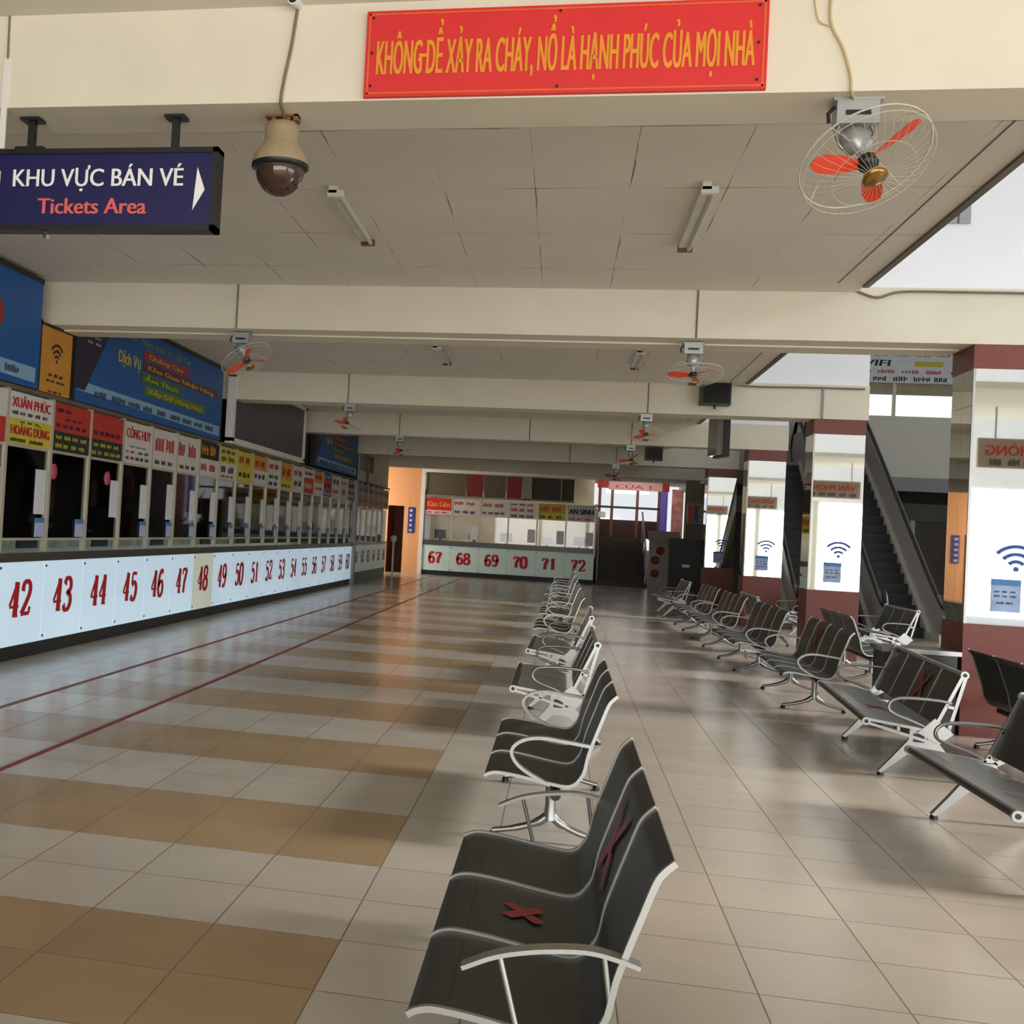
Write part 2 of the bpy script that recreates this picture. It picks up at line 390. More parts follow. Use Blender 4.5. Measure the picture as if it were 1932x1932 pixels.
# left wall: dark band over the ticket windows, pale end bay, side doorway
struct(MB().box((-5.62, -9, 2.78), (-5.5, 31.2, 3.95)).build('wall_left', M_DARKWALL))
wl = MB().box((-5.62, 31.2, 2.78), (-5.5, 36.9, 3.95))
struct(wl.build('wall_left_end', M_BEAM))
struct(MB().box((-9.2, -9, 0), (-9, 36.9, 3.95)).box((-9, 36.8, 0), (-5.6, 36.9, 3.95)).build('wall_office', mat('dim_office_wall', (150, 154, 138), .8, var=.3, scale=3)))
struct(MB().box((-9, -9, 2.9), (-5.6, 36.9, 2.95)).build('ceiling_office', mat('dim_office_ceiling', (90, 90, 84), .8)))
struct(MB().box((-12, 47.8, 0), (14, 48, 1.2)).box((-12, 47.8, 4.2), (14, 48, 9)).box((-12, 47.8, 1.2), (.8, 48, 4.2)).box((5, 47.8, 1.2), (14, 48, 4.2)).build('wall_far', M_UPPER))

# ------------------------------------------------------------------ floor tape
for xx, nm, lb in ((-4.21, 'tape_line', 'thin dark red tape line on the floor nearer the numbered counter'), (-3.2, 'tape_line', 'thin dark red tape line on the floor farther from the numbered counter')):
    tag(MB().box((xx-.022, 4, .0005), (xx+.022, 39.5, .0025)).build(nm, mat('worn_red_floor_tape', (120, 38, 44), .5, var=.15, scale=9)), lb, 'floor tape', 'red queue lines on the floor')

# ------------------------------------------------------------------ left ticket counter
CX = -5.415
SP = 1.042
def yc(n): return 11.18+SP*(n-42)
def band_sign(root, x, y0, y1, z0, z1, bands):
    """header sign: list of (height share, colour name, colour, [(kind, text/n, ink, x-share0, x-share1, z-share0, z-share1)])"""
    tot = sum(b[0] for b in bands); z = z1
    for hgt, cname, col, items in bands:
        hh = hgt/tot*(z1-z0)
        fr = frame('x', (x, y0, z-hh)) if FACE == 'x' else frame('-y', (y0, x, z-hh))
        m = MB(); w = y1-y0
        dn = .012
        if FACE == 'x': m.box((x-dn, y0, z-hh), (x, y1, z))
        else: m.box((y0, x, z-hh), (y1, x+dn, z))
        sg = m.build('header_sign', mat('sign_'+cname, col, .5), root)
        inks = {}
        for it in items:
            kind, what, ink, a, b, c, d = it
            k = inks.setdefault(ink.name, (MB(), ink))[0]
            if kind == 't': text(k, what, fr, a*w, b*w, c*hh, d*hh, .05)
            else: lines(k, fr, a*w, b*w, c*hh, d*hh, what)
        for k, ink in inks.values(): k.build('lettering', ink, sg)
        z -= hh
WHT, YEL, REDC, GRN, BLK, ORG, BLU, GRY = ('white', (214, 208, 200)), ('yellow', (206, 190, 60)), ('red', (188, 46, 36)), ('dark_green', (20, 40, 34)), ('black', (28, 22, 18)), ('orange', (206, 150, 58)), ('blue', (44, 84, 150)), ('grey', (150, 150, 150))
def bw(c, h, *it): return (h, c[0], c[1], list(it))
T, Lc = 't', 'l'
HEAD = {
 40: [bw(WHT, 1, (Lc, 2, M_RED, .06, .94, .3, .8)), bw(REDC, .9, (Lc, 3, M_YELLOW, .1, .9, .3, .7))],
 41: [bw(WHT, 1, (Lc, 2, M_RED, .06, .94, .4, .85), (Lc, 3, M_BLACKLET, .1, .9, .1, .28)), bw(REDC, .9, (Lc, 3, M_YELLOW, .1, .9, .3, .7))],
 42: [bw(WHT, 1, (T, 'XUÂN PHÚC', M_RED, .05, .95, .42, .82), (Lc, 5, M_INK, .06, .94, .12, .28)), bw(YEL, 1, (Lc, 3, M_GREENLET, .25, .75, .82, .93), (T, 'HOÀNG DŨNG', M_RED, .05, .95, .36, .74), (Lc, 2, M_BLACKLET, .05, .92, .08, .24))],
 43: [bw(REDC, 1.15, (Lc, 2, M_BLACKLET, .08, .5, .68, .84), (Lc, 3, M_BLACKLET, .3, .8, .42, .5), (Lc, 5, M_INK, .06, .94, .14, .3)), bw(GRN, .8, (Lc, 4, M_YELLOW, .06, .96, .6, .82), (Lc, 4, M_YELLOW, .06, .9, .16, .4))],
 44: [bw(REDC, 1.15, (Lc, 5, M_INK, .06, .94, .16, .36)), bw(GRN, .8, (Lc, 4, M_YELLOW, .06, .9, .6, .82), (Lc, 5, M_YELLOW, .02, .98, .16, .38))],
 45: [bw(WHT, 1, (T, 'CÔNG HUY', M_RED, .06, .94, .22, .72)), bw(WHT, 1, (Lc, 3, M_GREENLET, .2, .85, .78, .86), (Lc, 2, M_RED, .06, .4, .48, .62), (Lc, 2, M_GREENLET, .5, .95, .48, .64), (Lc, 5, M_INK, .06, .94, .16, .34))],
 46: [bw(WHT, 1.4, (Lc, 2, M_RED, .08, .98, .2, .75)), bw(WHT, .6, (Lc, 3, M_BLACKLET, .1, .9, .3, .7))],
 47: [bw(WHT, 1.4, (Lc, 2, M_RED, .02, .92, .2, .75)), bw(WHT, .6, (Lc, 3, M_BLACKLET, .1, .9, .3, .7))],
 48: [bw(BLK, 1, (Lc, 2, M_ORANGELET, .06, .94, .25, .85)), bw(WHT, 1, (Lc, 2, M_RED, .06, .94, .3, .75))],
 49: [bw(YEL, 1, (Lc, 3, M_WIFIBLUE, .08, .92, .6, .85), (Lc, 2, M_GREENLET, .08, .92, .1, .45)), bw(WHT, 1, (Lc, 2, M_INK, .08, .92, .4, .85), (Lc, 3, M_RED, .1, .9, .08, .26))],
 50: [bw(YEL, 1, (Lc, 2, M_RED, .1, .9, .2, .75)), bw(YEL, 1, (Lc, 3, M_BLACKLET, .1, .9, .3, .7))],
 51: [bw(ORG, 1, (Lc, 2, M_RED, .1, .9, .2, .75)), bw(WHT, 1, (Lc, 3, M_BLACKLET, .1, .9, .4, .8))],
 52: [bw(WHT, 1, (Lc, 2, M_RED, .1, .9, .3, .75)), bw(WHT, 1, (Lc, 2, M_GREENLET, .1, .9, .62, .92), (Lc, 2, M_INK, .1, .9, .12, .42))],
 53: [bw(ORG, 1.3, (Lc, 2, M_RED, .1, .9, .2, .75)), bw(YEL, .7, (Lc, 3, M_BLACKLET, .1, .9, .2, .6))],
 54: [bw(WHT, 1, (Lc, 2, M_RED, .1, .9, .2, .75)), bw(WHT, 1, (Lc, 2, M_INK, .1, .9, .4, .9))],
 55: [bw(WHT, .7, (Lc, 3, M_BLACKLET, .1, .9, .3, .7)), bw(REDC, 1.2, (Lc, 3, M_WHITELET, .1, .9, .3, .7))],
 56: [bw(ORG, 1, (Lc, 2, M_RED, .1, .9, .3, .75)), bw(WHT, 1, (Lc, 3, M_RED, .1, .9, .4, .7))],
 57: [bw(BLU, .5, (Lc, 2, M_WHITELET, .1, .9, .3, .7)), bw(REDC, 1, (Lc, 2, M_INK, .1, .9, .3, .7)), bw(BLU, .5, (Lc, 2, M_WHITELET, .1, .9, .3, .7))],
 58: [bw(WHT, 1, (Lc, 2, M_INK, .1, .9, .2, .8)), bw(WHT, 1, (Lc, 2, M_RED, .1, .9, .4, .8))],
 59: [bw(WHT, .8, (Lc, 3, M_INK, .1, .9, .3, .6)), bw(WHT, 1.2, (Lc, 1, M_RED, .2, .8, .3, .9))],
 60: [bw(GRY, 1, (Lc, 2, M_INK, .1, .9, .3, .7)), bw(BLU, .8, (Lc, 2, M_WHITELET, .1, .9, .3, .7))]}
LOOK = {40: 'white and red', 41: 'white over red', 42: 'white sign reading XUÂN PHÚC over yellow', 43: 'red sign over dark green with a pale square', 44: 'plain red over dark green', 45: 'white sign reading CÔNG HUY', 46: 'white sign with tall red letters', 47: 'second white sign with tall red letters', 48: 'black and orange sign over white', 49: 'yellow and blue sign over white', 50: 'all yellow', 51: 'orange over white', 52: 'white with red, green and navy rows', 53: 'orange with yellow foot', 54: 'white with red and navy rows', 55: 'white over solid red', 56: 'orange over white', 57: 'blue and red', 58: 'white with navy and red rows', 59: 'white with a red block', 60: 'grey over blue'}
FACE = 'x'
for n in range(40, 61):
    y = yc(n); a, b = y-SP/2, y+SP/2
    # numbered front panel
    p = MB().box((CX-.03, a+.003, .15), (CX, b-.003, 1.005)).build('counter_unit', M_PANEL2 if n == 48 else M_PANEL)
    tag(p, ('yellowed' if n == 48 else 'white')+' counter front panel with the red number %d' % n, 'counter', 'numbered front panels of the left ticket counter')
    numerals(MB(), str(n), frame('x', (CX, a, 0)), .26, .78, .44, .8).build('number', M_RED, p)
    for dz in (.2, .95):
        MB().tube([(CX-.002, a+.05, dz), (CX+.008, a+.05, dz)], .014, 8).build('bolt', M_BLACK, p)
    # glazed ticket window above it
    w = empty('ticket_window', (0, 0, 0), 0, 'ticket window over number %d, header %s' % (n, LOOK[n]), 'ticket window', 'ticket windows of the left counter')
    m = MB().box((CX-.05, a-.03, 1.1), (CX+.005, a+.03, 2.74)); m.build('mullion', M_MULL, w)
    MB().box((CX-.04, a+.03, 1.225), (CX, b-.03, 1.25)).build('rail', M_MULL, w)
    MB().box((CX-.05, a+.03, 2.17), (CX-.01, b-.03, 2.2)).build('transom', M_MULL, w)
    MB().box((CX-.03, a+.03, 1.25), (CX-.024, b-.03, 2.17)).build('pane', M_GLASS, w)
    band_sign(w, CX, a+.03, b-.03, 2.2, 2.72, HEAD[n])
    rs = random.Random(n)
    if n not in (43,):
        MB().box((CX-.02, b-.3, 1.5), (CX-.016, b-.05, 1.5+rs.uniform(.42, .5))).build('price_list', M_PAPER, w)
    if n != 44:
        q = MB().box((CX-.012, b-.27, 1.26), (CX-.008, b-.05, 1.46)).build('queue_card', mat('lilac_card', (176, 184, 214), .6), w)
        MB().box((CX-.008, b-.27, 1.41), (CX-.006, b-.05, 1.46)).build('card_heading', mat('card_blue', (70, 130, 190), .6), q)
    if n in (43, 44):
        MB().lathe([(0, .008), (.085, .008), (.085, 0)], 20, frame('x', (CX-.02, a+(.13 if n == 43 else .62), 1.97))).build('round_sticker', M_PINK, w)
# kick board, worktop and head rail run on past every panel
tag(MB().box((CX-.08, 9, 0), (CX-.03, 30.5, .15)).build('kick_board', M_KICK), 'black kick board along the foot of the long left counter', 'kick board')
tag(MB().box((CX-.55, 9, 1.04), (CX+.03, 30.5, 1.1)).box((CX-.03, 9, 1.005), (CX+.012, 30.5, 1.04)).build('worktop', M_DARKGREY), 'long dark counter top over the white numbered panels', 'counter top')
tag(MB().box((CX-.08, 9, 2.74), (CX+.02, 31.3, 2.78)).build('head_rail', mat('brown_head_rail', (110, 96, 76), .5)), 'brown rail along the top of the left ticket windows', 'rail')
tag(MB().box((CX-.12, 30.48, 0), (CX+.06, 30.72, 2.74)).build('counter_post', mat('grey_post', (160, 160, 158), .5)), 'grey post at the far end of the long left counter', 'post')
# smaller counter behind the post
for i in range(6):
    a = 30.75+i*.98; b = a+.98
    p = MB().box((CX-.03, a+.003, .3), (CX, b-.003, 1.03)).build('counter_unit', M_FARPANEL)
    tag(p, 'small pale counter panel numbered %d behind the grey post' % (61+i), 'counter', 'front panels of the short far-left counter')
    numerals(MB(), str(61+i), frame('x', (CX, a, 0)), .28, .72, .55, .86).build('number', M_RED, p)
    w = empty('ticket_window', (0, 0, 0), 0, 'greyish ticket window over number %d behind the grey post' % (61+i), 'ticket window', 'ticket windows of the short far-left counter')
    MB().box((CX-.05, a-.02, 1.1), (CX, a+.02, 2.74)).build('mullion', M_MULL, w)
    MB().box((CX-.03, a+.02, 1.1), (CX-.024, b-.02, 2.1)).build('pane', M_GLASS, w)
    band_sign(w, CX, a+.03, b-.03, 2.12, 2.7, [bw(GRY, .6, (Lc, 2, M_INK, .1, .9, .3, .7)), bw((('pinkish', (170, 130, 124))), .6, (Lc, 3, M_INK, .1, .9, .3, .7))])
tag(MB().box((CX-.08, 30.75, 0), (CX-.02, 36.65, .3)).build('kick_board', mat('blue_grey_kick', (92, 104, 108), .5)), 'blue-grey kick board under the short far-left counter', 'kick board')
tag(MB().box((CX-.5, 30.75, 1.04), (CX+.03, 36.65, 1.1)).build('worktop', M_DARKGREY), 'short dark counter top behind the grey post', 'counter top')
tag(MB().box((CX-.08, 31.3, 2.74), (CX+.02, 36.7, 2.78)).build('head_rail', mat('dark_head_rail', (66, 62, 56), .5)), 'dark rail along the top of the short far-left windows', 'rail')
tag(MB().lathe([(.0, 1.1), (.05, 1.1), (.09, 1.16), (.1, 1.24), (.06, 1.3), (0, 1.31)], 16, Matrix.Translation((-5.2, 36.75, 0))).tube([(-5.2, 36.75, 0), (-5.2, 36.75, 1.11)], .03).build('lamp_globe', M_WHITE), 'small white globe at the far end of the short counter', 'globe')
# office furniture glimpsed through the glass
for i, yy in enumerate((13.7, 14.9, 19, 24)):
    o = MB().box((-8.98, yy, 1.5), (-8.94, yy+.9, 2.3)).build('window_%d' % (i+1), mat('pale_blue_office_pane', (120, 150, 160), .5, emit=.35)); struct(o)
for i, yy in enumerate((11, 13.3, 15.6, 18, 20.6, 23, 25.5)):
    d = empty('office_desk', (-6.4, yy, 0), 0, 'dim office desk seen through the glass behind number %d' % int(42+(yy-10.66)/SP), 'desk', 'desks behind the left ticket windows')
    MB().box((-.35, -.6, .72), (.35, .6, .76)).build('desk_top', mat('brown_desk', (90, 70, 52), .5), d)
    for sx in (-.3, .3):
        for sy in (-.55, .55): MB().box((sx-.02, sy-.02, 0), (sx+.02, sy+.02, .72)).build('leg', M_BLACK, d)
    k = empty('computer_monitor', (-6.4, yy, .76), 0, 'dim computer monitor on the office desk behind number %d' % int(42+(yy-10.66)/SP), 'monitor', 'monitors behind the left ticket windows')
    MB().box((-.02, -.26, .12), (.02, .26, .46)).build('screen', M_BLACK, k); MB().box((-.02, -.03, .01), (.02, .03, .12)).box((-.1, -.12, 0), (.1, .12, .015)).build('stand', M_BLACK, k)

# ------------------------------------------------------------------ billboards and screen over the left windows
def billboard(y0, y1, z0, z1, label, first=False, tiny=False):
    x = -5.35
    b = empty('billboard', (0, 0, .046), 0, label, 'billboard', 'blue billboards over the ticket windows')
    w = y1-y0; h = z1-z0; fr = frame('x', (x, y0, z0))
    MB().box((x-.12, y0, z0), (x, y1, z1)).build('board', M_BLUE, b)
    MB().box((x-.12, y0, z1), (x+.01, y1, z1+.05)).box((x-.12, y0-.03, z0), (x+.01, y0, z1+.05)).build('rim', M_BLACK, b)
    k = MB(); k.poly([fr @ Vector(p) for p in ((.01*w, .11*h, .003), (.985*w, .05*h, .003), (.985*w, .19*h, .003), (.065*w, .205*h, .003))]); k.build('contact_strip', M_PALEBLUE, b)
    m = MB(); lines(m, fr, .1*w, .95*w, .09*h, .16*h, 9, .005); m.build('lettering', M_INK, b)
    k = MB(); k.poly([fr @ Vector(p) for p in ((0, .12*h, .004), (.05*w, .12*h, .004), (.2*w, h, .004), (0, h, .004))]); k.build('corner_panel', mat('dark_navy_corner', (28, 24, 54), .5), b)
    e = MB(); e.lathe([(0, .004), (.11, .004), (.11, 0)], 16, fr @ Matrix.Translation((.085*w, .85*h, .004)))
    lines(e, fr, .04*w, .13*w, .68*h, .71*h, 2, .006); lines(e, fr, .05*w, .13*w, .62*h, .65*h, 2, .006); e.build('emblem', mat('pale_emblem', (170, 180, 200), .5), b)
    if first:
        MB().lathe([(0, .004), (.15, .004), (.15, 0)], 20, fr @ Matrix.Translation((.811*w, .58*h, .002))).build('round_mark', M_RED, b)
        return
    pats = [(.37, .715, .69, .8, 'red_flash', (150, 34, 44), 'Quảng Cáo', .40, .66), (.37, .97, .555, .67, 'plum_flash', (92, 22, 54), 'Kho Giao Nhận Hàng', .40, .93),
            (.36, .66, .42, .53, 'green_flash', (52, 100, 44), 'Ẩm Thực', .385, .63), (.385, .86, .285, .395, 'lime_flash', (92, 120, 24), 'Xếp Dỡ Hàng Hóa', .405, .83)]
    for a, c, d, f, nm, cc, t, ta, tb in pats:
        q = MB(); rect(q, fr, a*w, c*w*.98, d*h, f*h, .004); q = q.build('flash', mat(nm, cc, .5), b)
        text(MB(), t, fr @ Matrix.Translation((0, 0, .004)), ta*w, tb*w*.98, (d+.025)*h, (f-.03)*h, .03).build('lettering', M_YELLOW, q)
    g = MB(); text(g, 'Dịch Vụ', fr, .22*w, .35*w, .55*h, .69*h, .03); g.build('lettering', M_YELLOW, b)
    g = MB(); text(g, 'Trên Thành Dịch Vụ Hỗ Trợ', fr, .25*w, .7*w, .85*h, .92*h, .01, .2); g.build('lettering', mat('dull_gold_lettering', (150, 148, 60), .5), b)
billboard(6.0, 11.14, 2.74, 3.82, 'blue billboard cut off by the left edge, red spot at its side', True)
billboard(12.05, 17.7, 2.74, 3.84, 'large blue billboard with yellow words in coloured flashes, between orange panel and dark screen')
billboard(24.9, 30.2, 2.78, 3.84, 'smaller-looking far blue billboard beyond the dark screen')
# orange wireless panel
b = empty('wall_poster', (0, 0, 0), 0, 'orange-yellow panel with dark wireless symbol between two blue billboards', 'panel')
fr = frame('x', (-5.37, 11.22, 2.74))
MB().box((-5.45, 11.2, 2.785), (-5.37, 12.0, 3.47)).build('board', mat('amber_panel', (206, 142, 50), .5, var=.08, scale=3), b)
MB().box((-5.46, 11.145, 2.785), (-5.36, 11.2, 3.52)).box((-5.46, 11.98, 2.785), (-5.36, 12.015, 3.5)).box((-5.46, 11.145, 3.47), (-5.36, 12.015, 3.5)).build('rim', M_BLACK, b)
def wifi(mb, fr, cx, cz, r, d=.004):
    for k, (r0, r1) in enumerate(((.86, 1.0), (.56, .7), (.28, .42))):
        pts = []; A = R(47)
        n = 14
        o = [fr @ Vector((cx+r*r1*sin(-A+2*A*i/n), cz+r*r1*cos(-A+2*A*i/n), d)) for i in range(n+1)]
        q = [fr @ Vector((cx+r*r0*sin(-A+2*A*i/n), cz+r*r0*cos(-A+2*A*i/n), d)) for i in range(n+1)]
        mb.add(o+q, [(n+1+i, n+1+i+1, i+1, i) for i in range(n)])
    mb.poly([fr @ Vector((cx+r*.1*cos(2*pi*i/12), cz+r*.06+r*.1*sin(2*pi*i/12), d)) for i in range(12)])
    return mb
k = MB(); wifi(k, fr, .38, .38, .2); lines(k, fr, .2, .6, .22, .26, 3); lines(k, fr, .15, .65, .16, .19, 4); lines(k, fr, .2, .6, .05, .08, 3); k.build('wireless_symbol', mat('dark_brown_print', (52, 36, 26), .6), b)
# dark multi-panel screen
b = empty('display_screen', (0, 0, .065), 0, 'large dark blank screen of four panels in a pale frame above ticket windows', 'screen')
for i in range(4):
    a = 18.25+i*1.29
    MB().box((-5.38, a+.008, 2.82), (-5.3, a+1.282, 3.78)).build('screen_panel', mat('blank_screen_grey', (62, 64, 70), .4, var=.04), b)
MB().box((-5.4, 18.13, 2.75), (-5.27, 18.24, 3.85)).box((-5.4, 23.42, 2.75), (-5.27, 23.53, 3.85)).box((-5.4, 18.13, 2.72), (-5.27, 23.53, 2.81)).box((-5.4, 18.13, 3.79), (-5.27, 23.53, 3.87)).build('frame', M_WHITE, b)
# vent on the pale end bay
b = empty('wall_vent', (0, 0, 0), 0, 'dark square vent with grey box on pale wall above the far-left windows', 'vent')
MB().box((-5.5, 32.6, 3.1), (-5.47, 33.7, 3.55)).build('opening', M_BLACK, b); MB().box((-5.5, 31.5, 3.1), (-5.4, 32.6, 3.55)).build('unit', mat('grey_unit', (120, 118, 108), .5), b)
MB().tube([(-5.47, 32.7, 3.1), (-5.47, 32.7, 2.78)], .03).build('pipe', M_CABLE, b)

# ------------------------------------------------------------------ pillars
def pillar(i, y, label, small=False):
    x0, x1, d = 3.535, 4.25, .6
    p = empty('pillar', (x0, y, 0), 0, label, 'pillar', 'mirror-clad pillars beside the escalators')
    w = x1-x0
    MB().box((.03, .03, 0), (w-.03, d-.03, 3.5)).build('core', M_WHITE, p)
    MB().box((0, 0, 0), (w, d, 1.0)).build('base_cladding', M_REDBROWN, p)
    MB().box((0, 0, 3.28), (w, d, 3.5)).build('top_band', M_REDBROWN, p)
    MB().box((.02, .005, 1.0), (w-.005, .012, 3.28)).build('mirror_panel', M_MIRROR, p)
    mm = MB()
    for z0, z1 in ((1.0, 1.18), (1.18, 2.45), (2.45, 2.95), (2.95, 3.28)):
        for a, b in ((.012, .3), (.303, d-.012)): mm.box((.005, a, z0+.002), (.012, b, z1-.002))
    mm.build('mirror_panel', M_MIRROR, p)
    MB().box((0, 0, 1.0), (.022, .02, 3.28)).build('corner_strip', M_ALU2, p)
    fr = frame('-y', (0, .004, 0))
    wifi(MB(), fr, .41, 1.49, .23).build('wireless_symbol', M_WIFIBLUE, p)
    q = MB().box((.215, -.002, 1.12), (.455, .004, 1.41)).build('paper_notice', mat('pale_blue_notice', (160, 180, 214), .6, var=.2, scale=8), p)
    k = MB(); rect(k, fr, .215, .455, 1.355, 1.41, .007); k.build('notice_heading', mat('notice_blue', (74, 128, 184), .6), q)
    k = MB(); lines(k, fr, .24, .43, 1.29, 1.31, 3, .008); lines(k, fr, .24, .43, 1.25, 1.27, 3, .008); lines(k, fr, .26, .41, 1.19, 1.21, 2, .008); k.build('lettering', M_INK, q)
    return p
pillar(0, 11.4, 'nearest mirror-clad pillar with red-brown base at the right edge')
pillar(1, 18.2, 'second mirror-clad pillar, between the two escalators')
pillar(2, 24.35, 'third mirror-clad pillar, left of the farther escalator')
pillar(3, 30.9, 'farthest mirror-clad pillar, right of the black display board')

# ------------------------------------------------------------------ escalators
def escalator(xl, xr, y0, ytop, slope, ztop, label):
    e = empty('escalator', (0, 0, 0), 0, label, 'escalator', 'escalators up to the second floor')
    n = int((ztop)/.2); dy = .2/slope
    for k in range(n):
        z = .2*(k+1); ya = y0+k*dy
        MB().box((xl+.12, ya, z-.2), (xr-.12, ya+dy+.02, z)).build('step', mat('black_step', (14, 14, 16), .6), e)
    yt = y0+n*dy
    MB().box((xl+.12, yt, ztop-.25), (xr-.12, yt+1.6, ztop)).build('landing_plate', M_ALU2, e)
    for xx, sgn in ((xl, 1), (xr, -1)):
        def L(off): return [(xx, y0-.9, off), (xx, y0-.2, off), (xx, yt, ztop+off), (xx, yt+1.2, ztop+off)]
        # skirt panel, sloping side panel and handrail
        s = MB(); s.prism([(y0-.9, 0), (y0-.1, 0), (yt+.1, ztop-.3), (yt+1.2, ztop-.3), (yt+1.2, ztop+.14), (yt, ztop+.14), (y0-.2, .14), (y0-.9, .14)], xx-.11, xx+.11, 'x'); s.build('deck', mat('grey_brushed_deck', (196, 194, 182), .4, .1), e)
        s = MB(); s.prism([(y0-.75, .14), (y0-.2, .14), (yt, ztop+.14), (yt+1.1, ztop+.14), (yt+1.25, ztop+.5), (yt+1.1, ztop+.86), (yt, ztop+.86), (y0-.2, .86), (y0-.75, .86), (y0-.95, .5)], xx-.02, xx+.02, 'x'); s.build('balustrade', mat('grey_balustrade_panel', (160, 154, 150), .35), e)
        pts = smooth_path([(xx, y0-.75, .18), (xx, y0-.98, .5), (xx, y0-.75, .88), (xx, y0-.2, .9), (xx, yt, ztop+.9), (xx, yt+1.1, ztop+.9), (xx, yt+1.3, ztop+.5), (xx, yt+1.1, ztop+.18)], 6)
        MB().tube(pts, .045, 8).build('handrail', M_BLACK, e)
    MB().prism([(y0+.3, -.0), (y0+1.2, 0), (yt+1.2, ztop-.9), (yt+1.2, ztop-.3), (yt, ztop-.3)], xl+.02, xr-.02, 'x').build('truss', mat('black_truss', (20, 20, 20), .6), e)
escalator(5.95, 7.0, 24.4, 30.5, .672, 4.0, 'nearer escalator rising between the first and second pillars')
escalator(4.6, 5.62, 25.2, 31, .72, 3.6, 'farther escalator rising between the second and third pillars')

# ------------------------------------------------------------------ atrium background
struct(MB().box((4.4, 32.0, 3.55), (13, 32.15, 5.1)).build('wall_parapet', mat('grey_parapet_paint', (186, 184, 172), .8, var=.03)))
struct(MB().box((4.4, 32.15, 3.55), (13, 47.8, 3.95)).build('ceiling_under_upper_floor', M_BEAM))
struct(MB().box((4.4, 31.98, 3.2), (13, 32.1, 3.55)).build('trim_14', mat('grey_fascia', (112, 114, 118), .5)))
struct(MB().box((4.4, 38, 7.8), (13, 38.1, 9)).box((4.4, 38, 3.95), (13, 38.1, 4.6)).build('wall_upper_far', M_UPPER))
w5 = struct(MB().box((4.4, 38.02, 4.6), (13, 38.06, 6.4)).build('window_5', mat('daylit_upper_window', (235, 248, 250), .4, emit=1.1)))
fm = MB()
for xx in (4.5, 6.2, 7.9, 9.6, 11.3, 12.9): fm.box((xx-.05, 37.94, 4.6), (xx+.05, 38.02, 7.1))
fm.build('window_frame', M_MULL, w5)
MB().box((4.4, 37.96, 6.4), (13, 38.0, 7.1)).build('blind', mat('tan_blind', (168, 156, 130), .7, var=.15, scale=2), w5)
b = empty('sign_banner', (0, 0, 0), 0, 'white banner with WIFI and red line above the upper-floor windows', 'banner')
MB().box((7.5, 37.86, 6.75), (12, 37.9, 7.7)).build('banner_sheet', M_PAPER, b)
fr = frame('-y', (7.5, 37.86, 6.75))
k = MB(); lines(k, fr, .9, 4.4, .8, .92, 6); text(k, 'WIFI', fr, .95, 1.9, .5, .7, .05, .2); lines(k, fr, .9, 4.3, .05, .2, 6); k.build('lettering', M_BLACKLET, b)
k = MB(); lines(k, fr, .9, 4.3, .28, .4, 5); k.build('lettering', M_RED, b)
k = MB(); rect(k, fr, 2.6, 3.4, .5, .66); k.build('yellow_patch', M_YELLOW, b)
# shop front under the upper floor
b = empty('shop_front', (0, 0, 0), 0, 'dim glazed shop front under the upper floor behind the nearer escalator', 'shop front')
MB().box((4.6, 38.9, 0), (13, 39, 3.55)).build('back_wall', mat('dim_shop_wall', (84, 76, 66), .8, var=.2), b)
MB().box((4.6, 37.0, 0), (13, 37.03, 3.0)).build('pane', M_GLASS, b)
MB().box((4.6, 36.97, 2.6), (13, 37.05, 3.1)).build('lintel', mat('grey_green_lintel', (106, 116, 100), .6), b)
for xx in (4.6, 6.4, 8.2, 10, 11.8): MB().box((xx-.06, 36.95, 0), (xx+.06, 37.06, 2.6)).build('frame_post', M_MULL, b)
# grey wall beside the gate
struct(MB().box((3.95, 40.4, 0), (4.6, 40.6, 3.7)).build('wall_gate_right', mat('grey_gate_wall', (150, 146, 132), .7)))

# ------------------------------------------------------------------ far ticket counter
FACE = 'y'
FY = 40.5
FH = {67: [bw((('bright_red', (210, 34, 30))), 1, (T, 'Kim Liên', M_ORANGELET, .08, .94, .3, .75)), bw((('pale_pink', (226, 190, 190))), .35, (Lc, 3, M_RED, .1, .9, .3, .7))],
      68: [bw(WHT, 1, (Lc, 2, M_RED, .06, .94, .4, .8)), bw(WHT, .7, (Lc, 3, M_INK, .06, .94, .3, .8))],
      69: [bw(WHT, 1, (Lc, 2, M_RED, .06, .94, .35, .75)), bw(WHT, .7, (Lc, 4, M_INK, .06, .94, .4, .8))],
      70: [bw(WHT, .5, (Lc, 3, M_BLACKLET, .06, .94, .3, .7)), bw(WHT, .6, (Lc, 3, M_RED, .06, .94, .2, .8)), bw(WHT, .6, (Lc, 3, M_BLACKLET, .06, .94, .2, .7))],
      71: [bw((('gold', (196, 166, 40))), 1, (Lc, 2, M_RED, .06, .94, .2, .8)), bw(YEL, .7, (Lc, 3, M_BLACKLET, .06, .94, .25, .75))],
      72: [bw((('pale_grey', (196, 196, 188))), 1, (T, 'AN SINH', M_BLACKLET, .06, .94, .2, .66)), bw(WHT, .45, (Lc, 3, M_RED, .06, .94, .25, .8))]}
FL = {67: 'red header with yellow script', 68: 'white header, second from left', 69: 'white header beside number 68', 70: 'three-row white header', 71: 'gold and yellow header', 72: 'header reading AN SINH'}
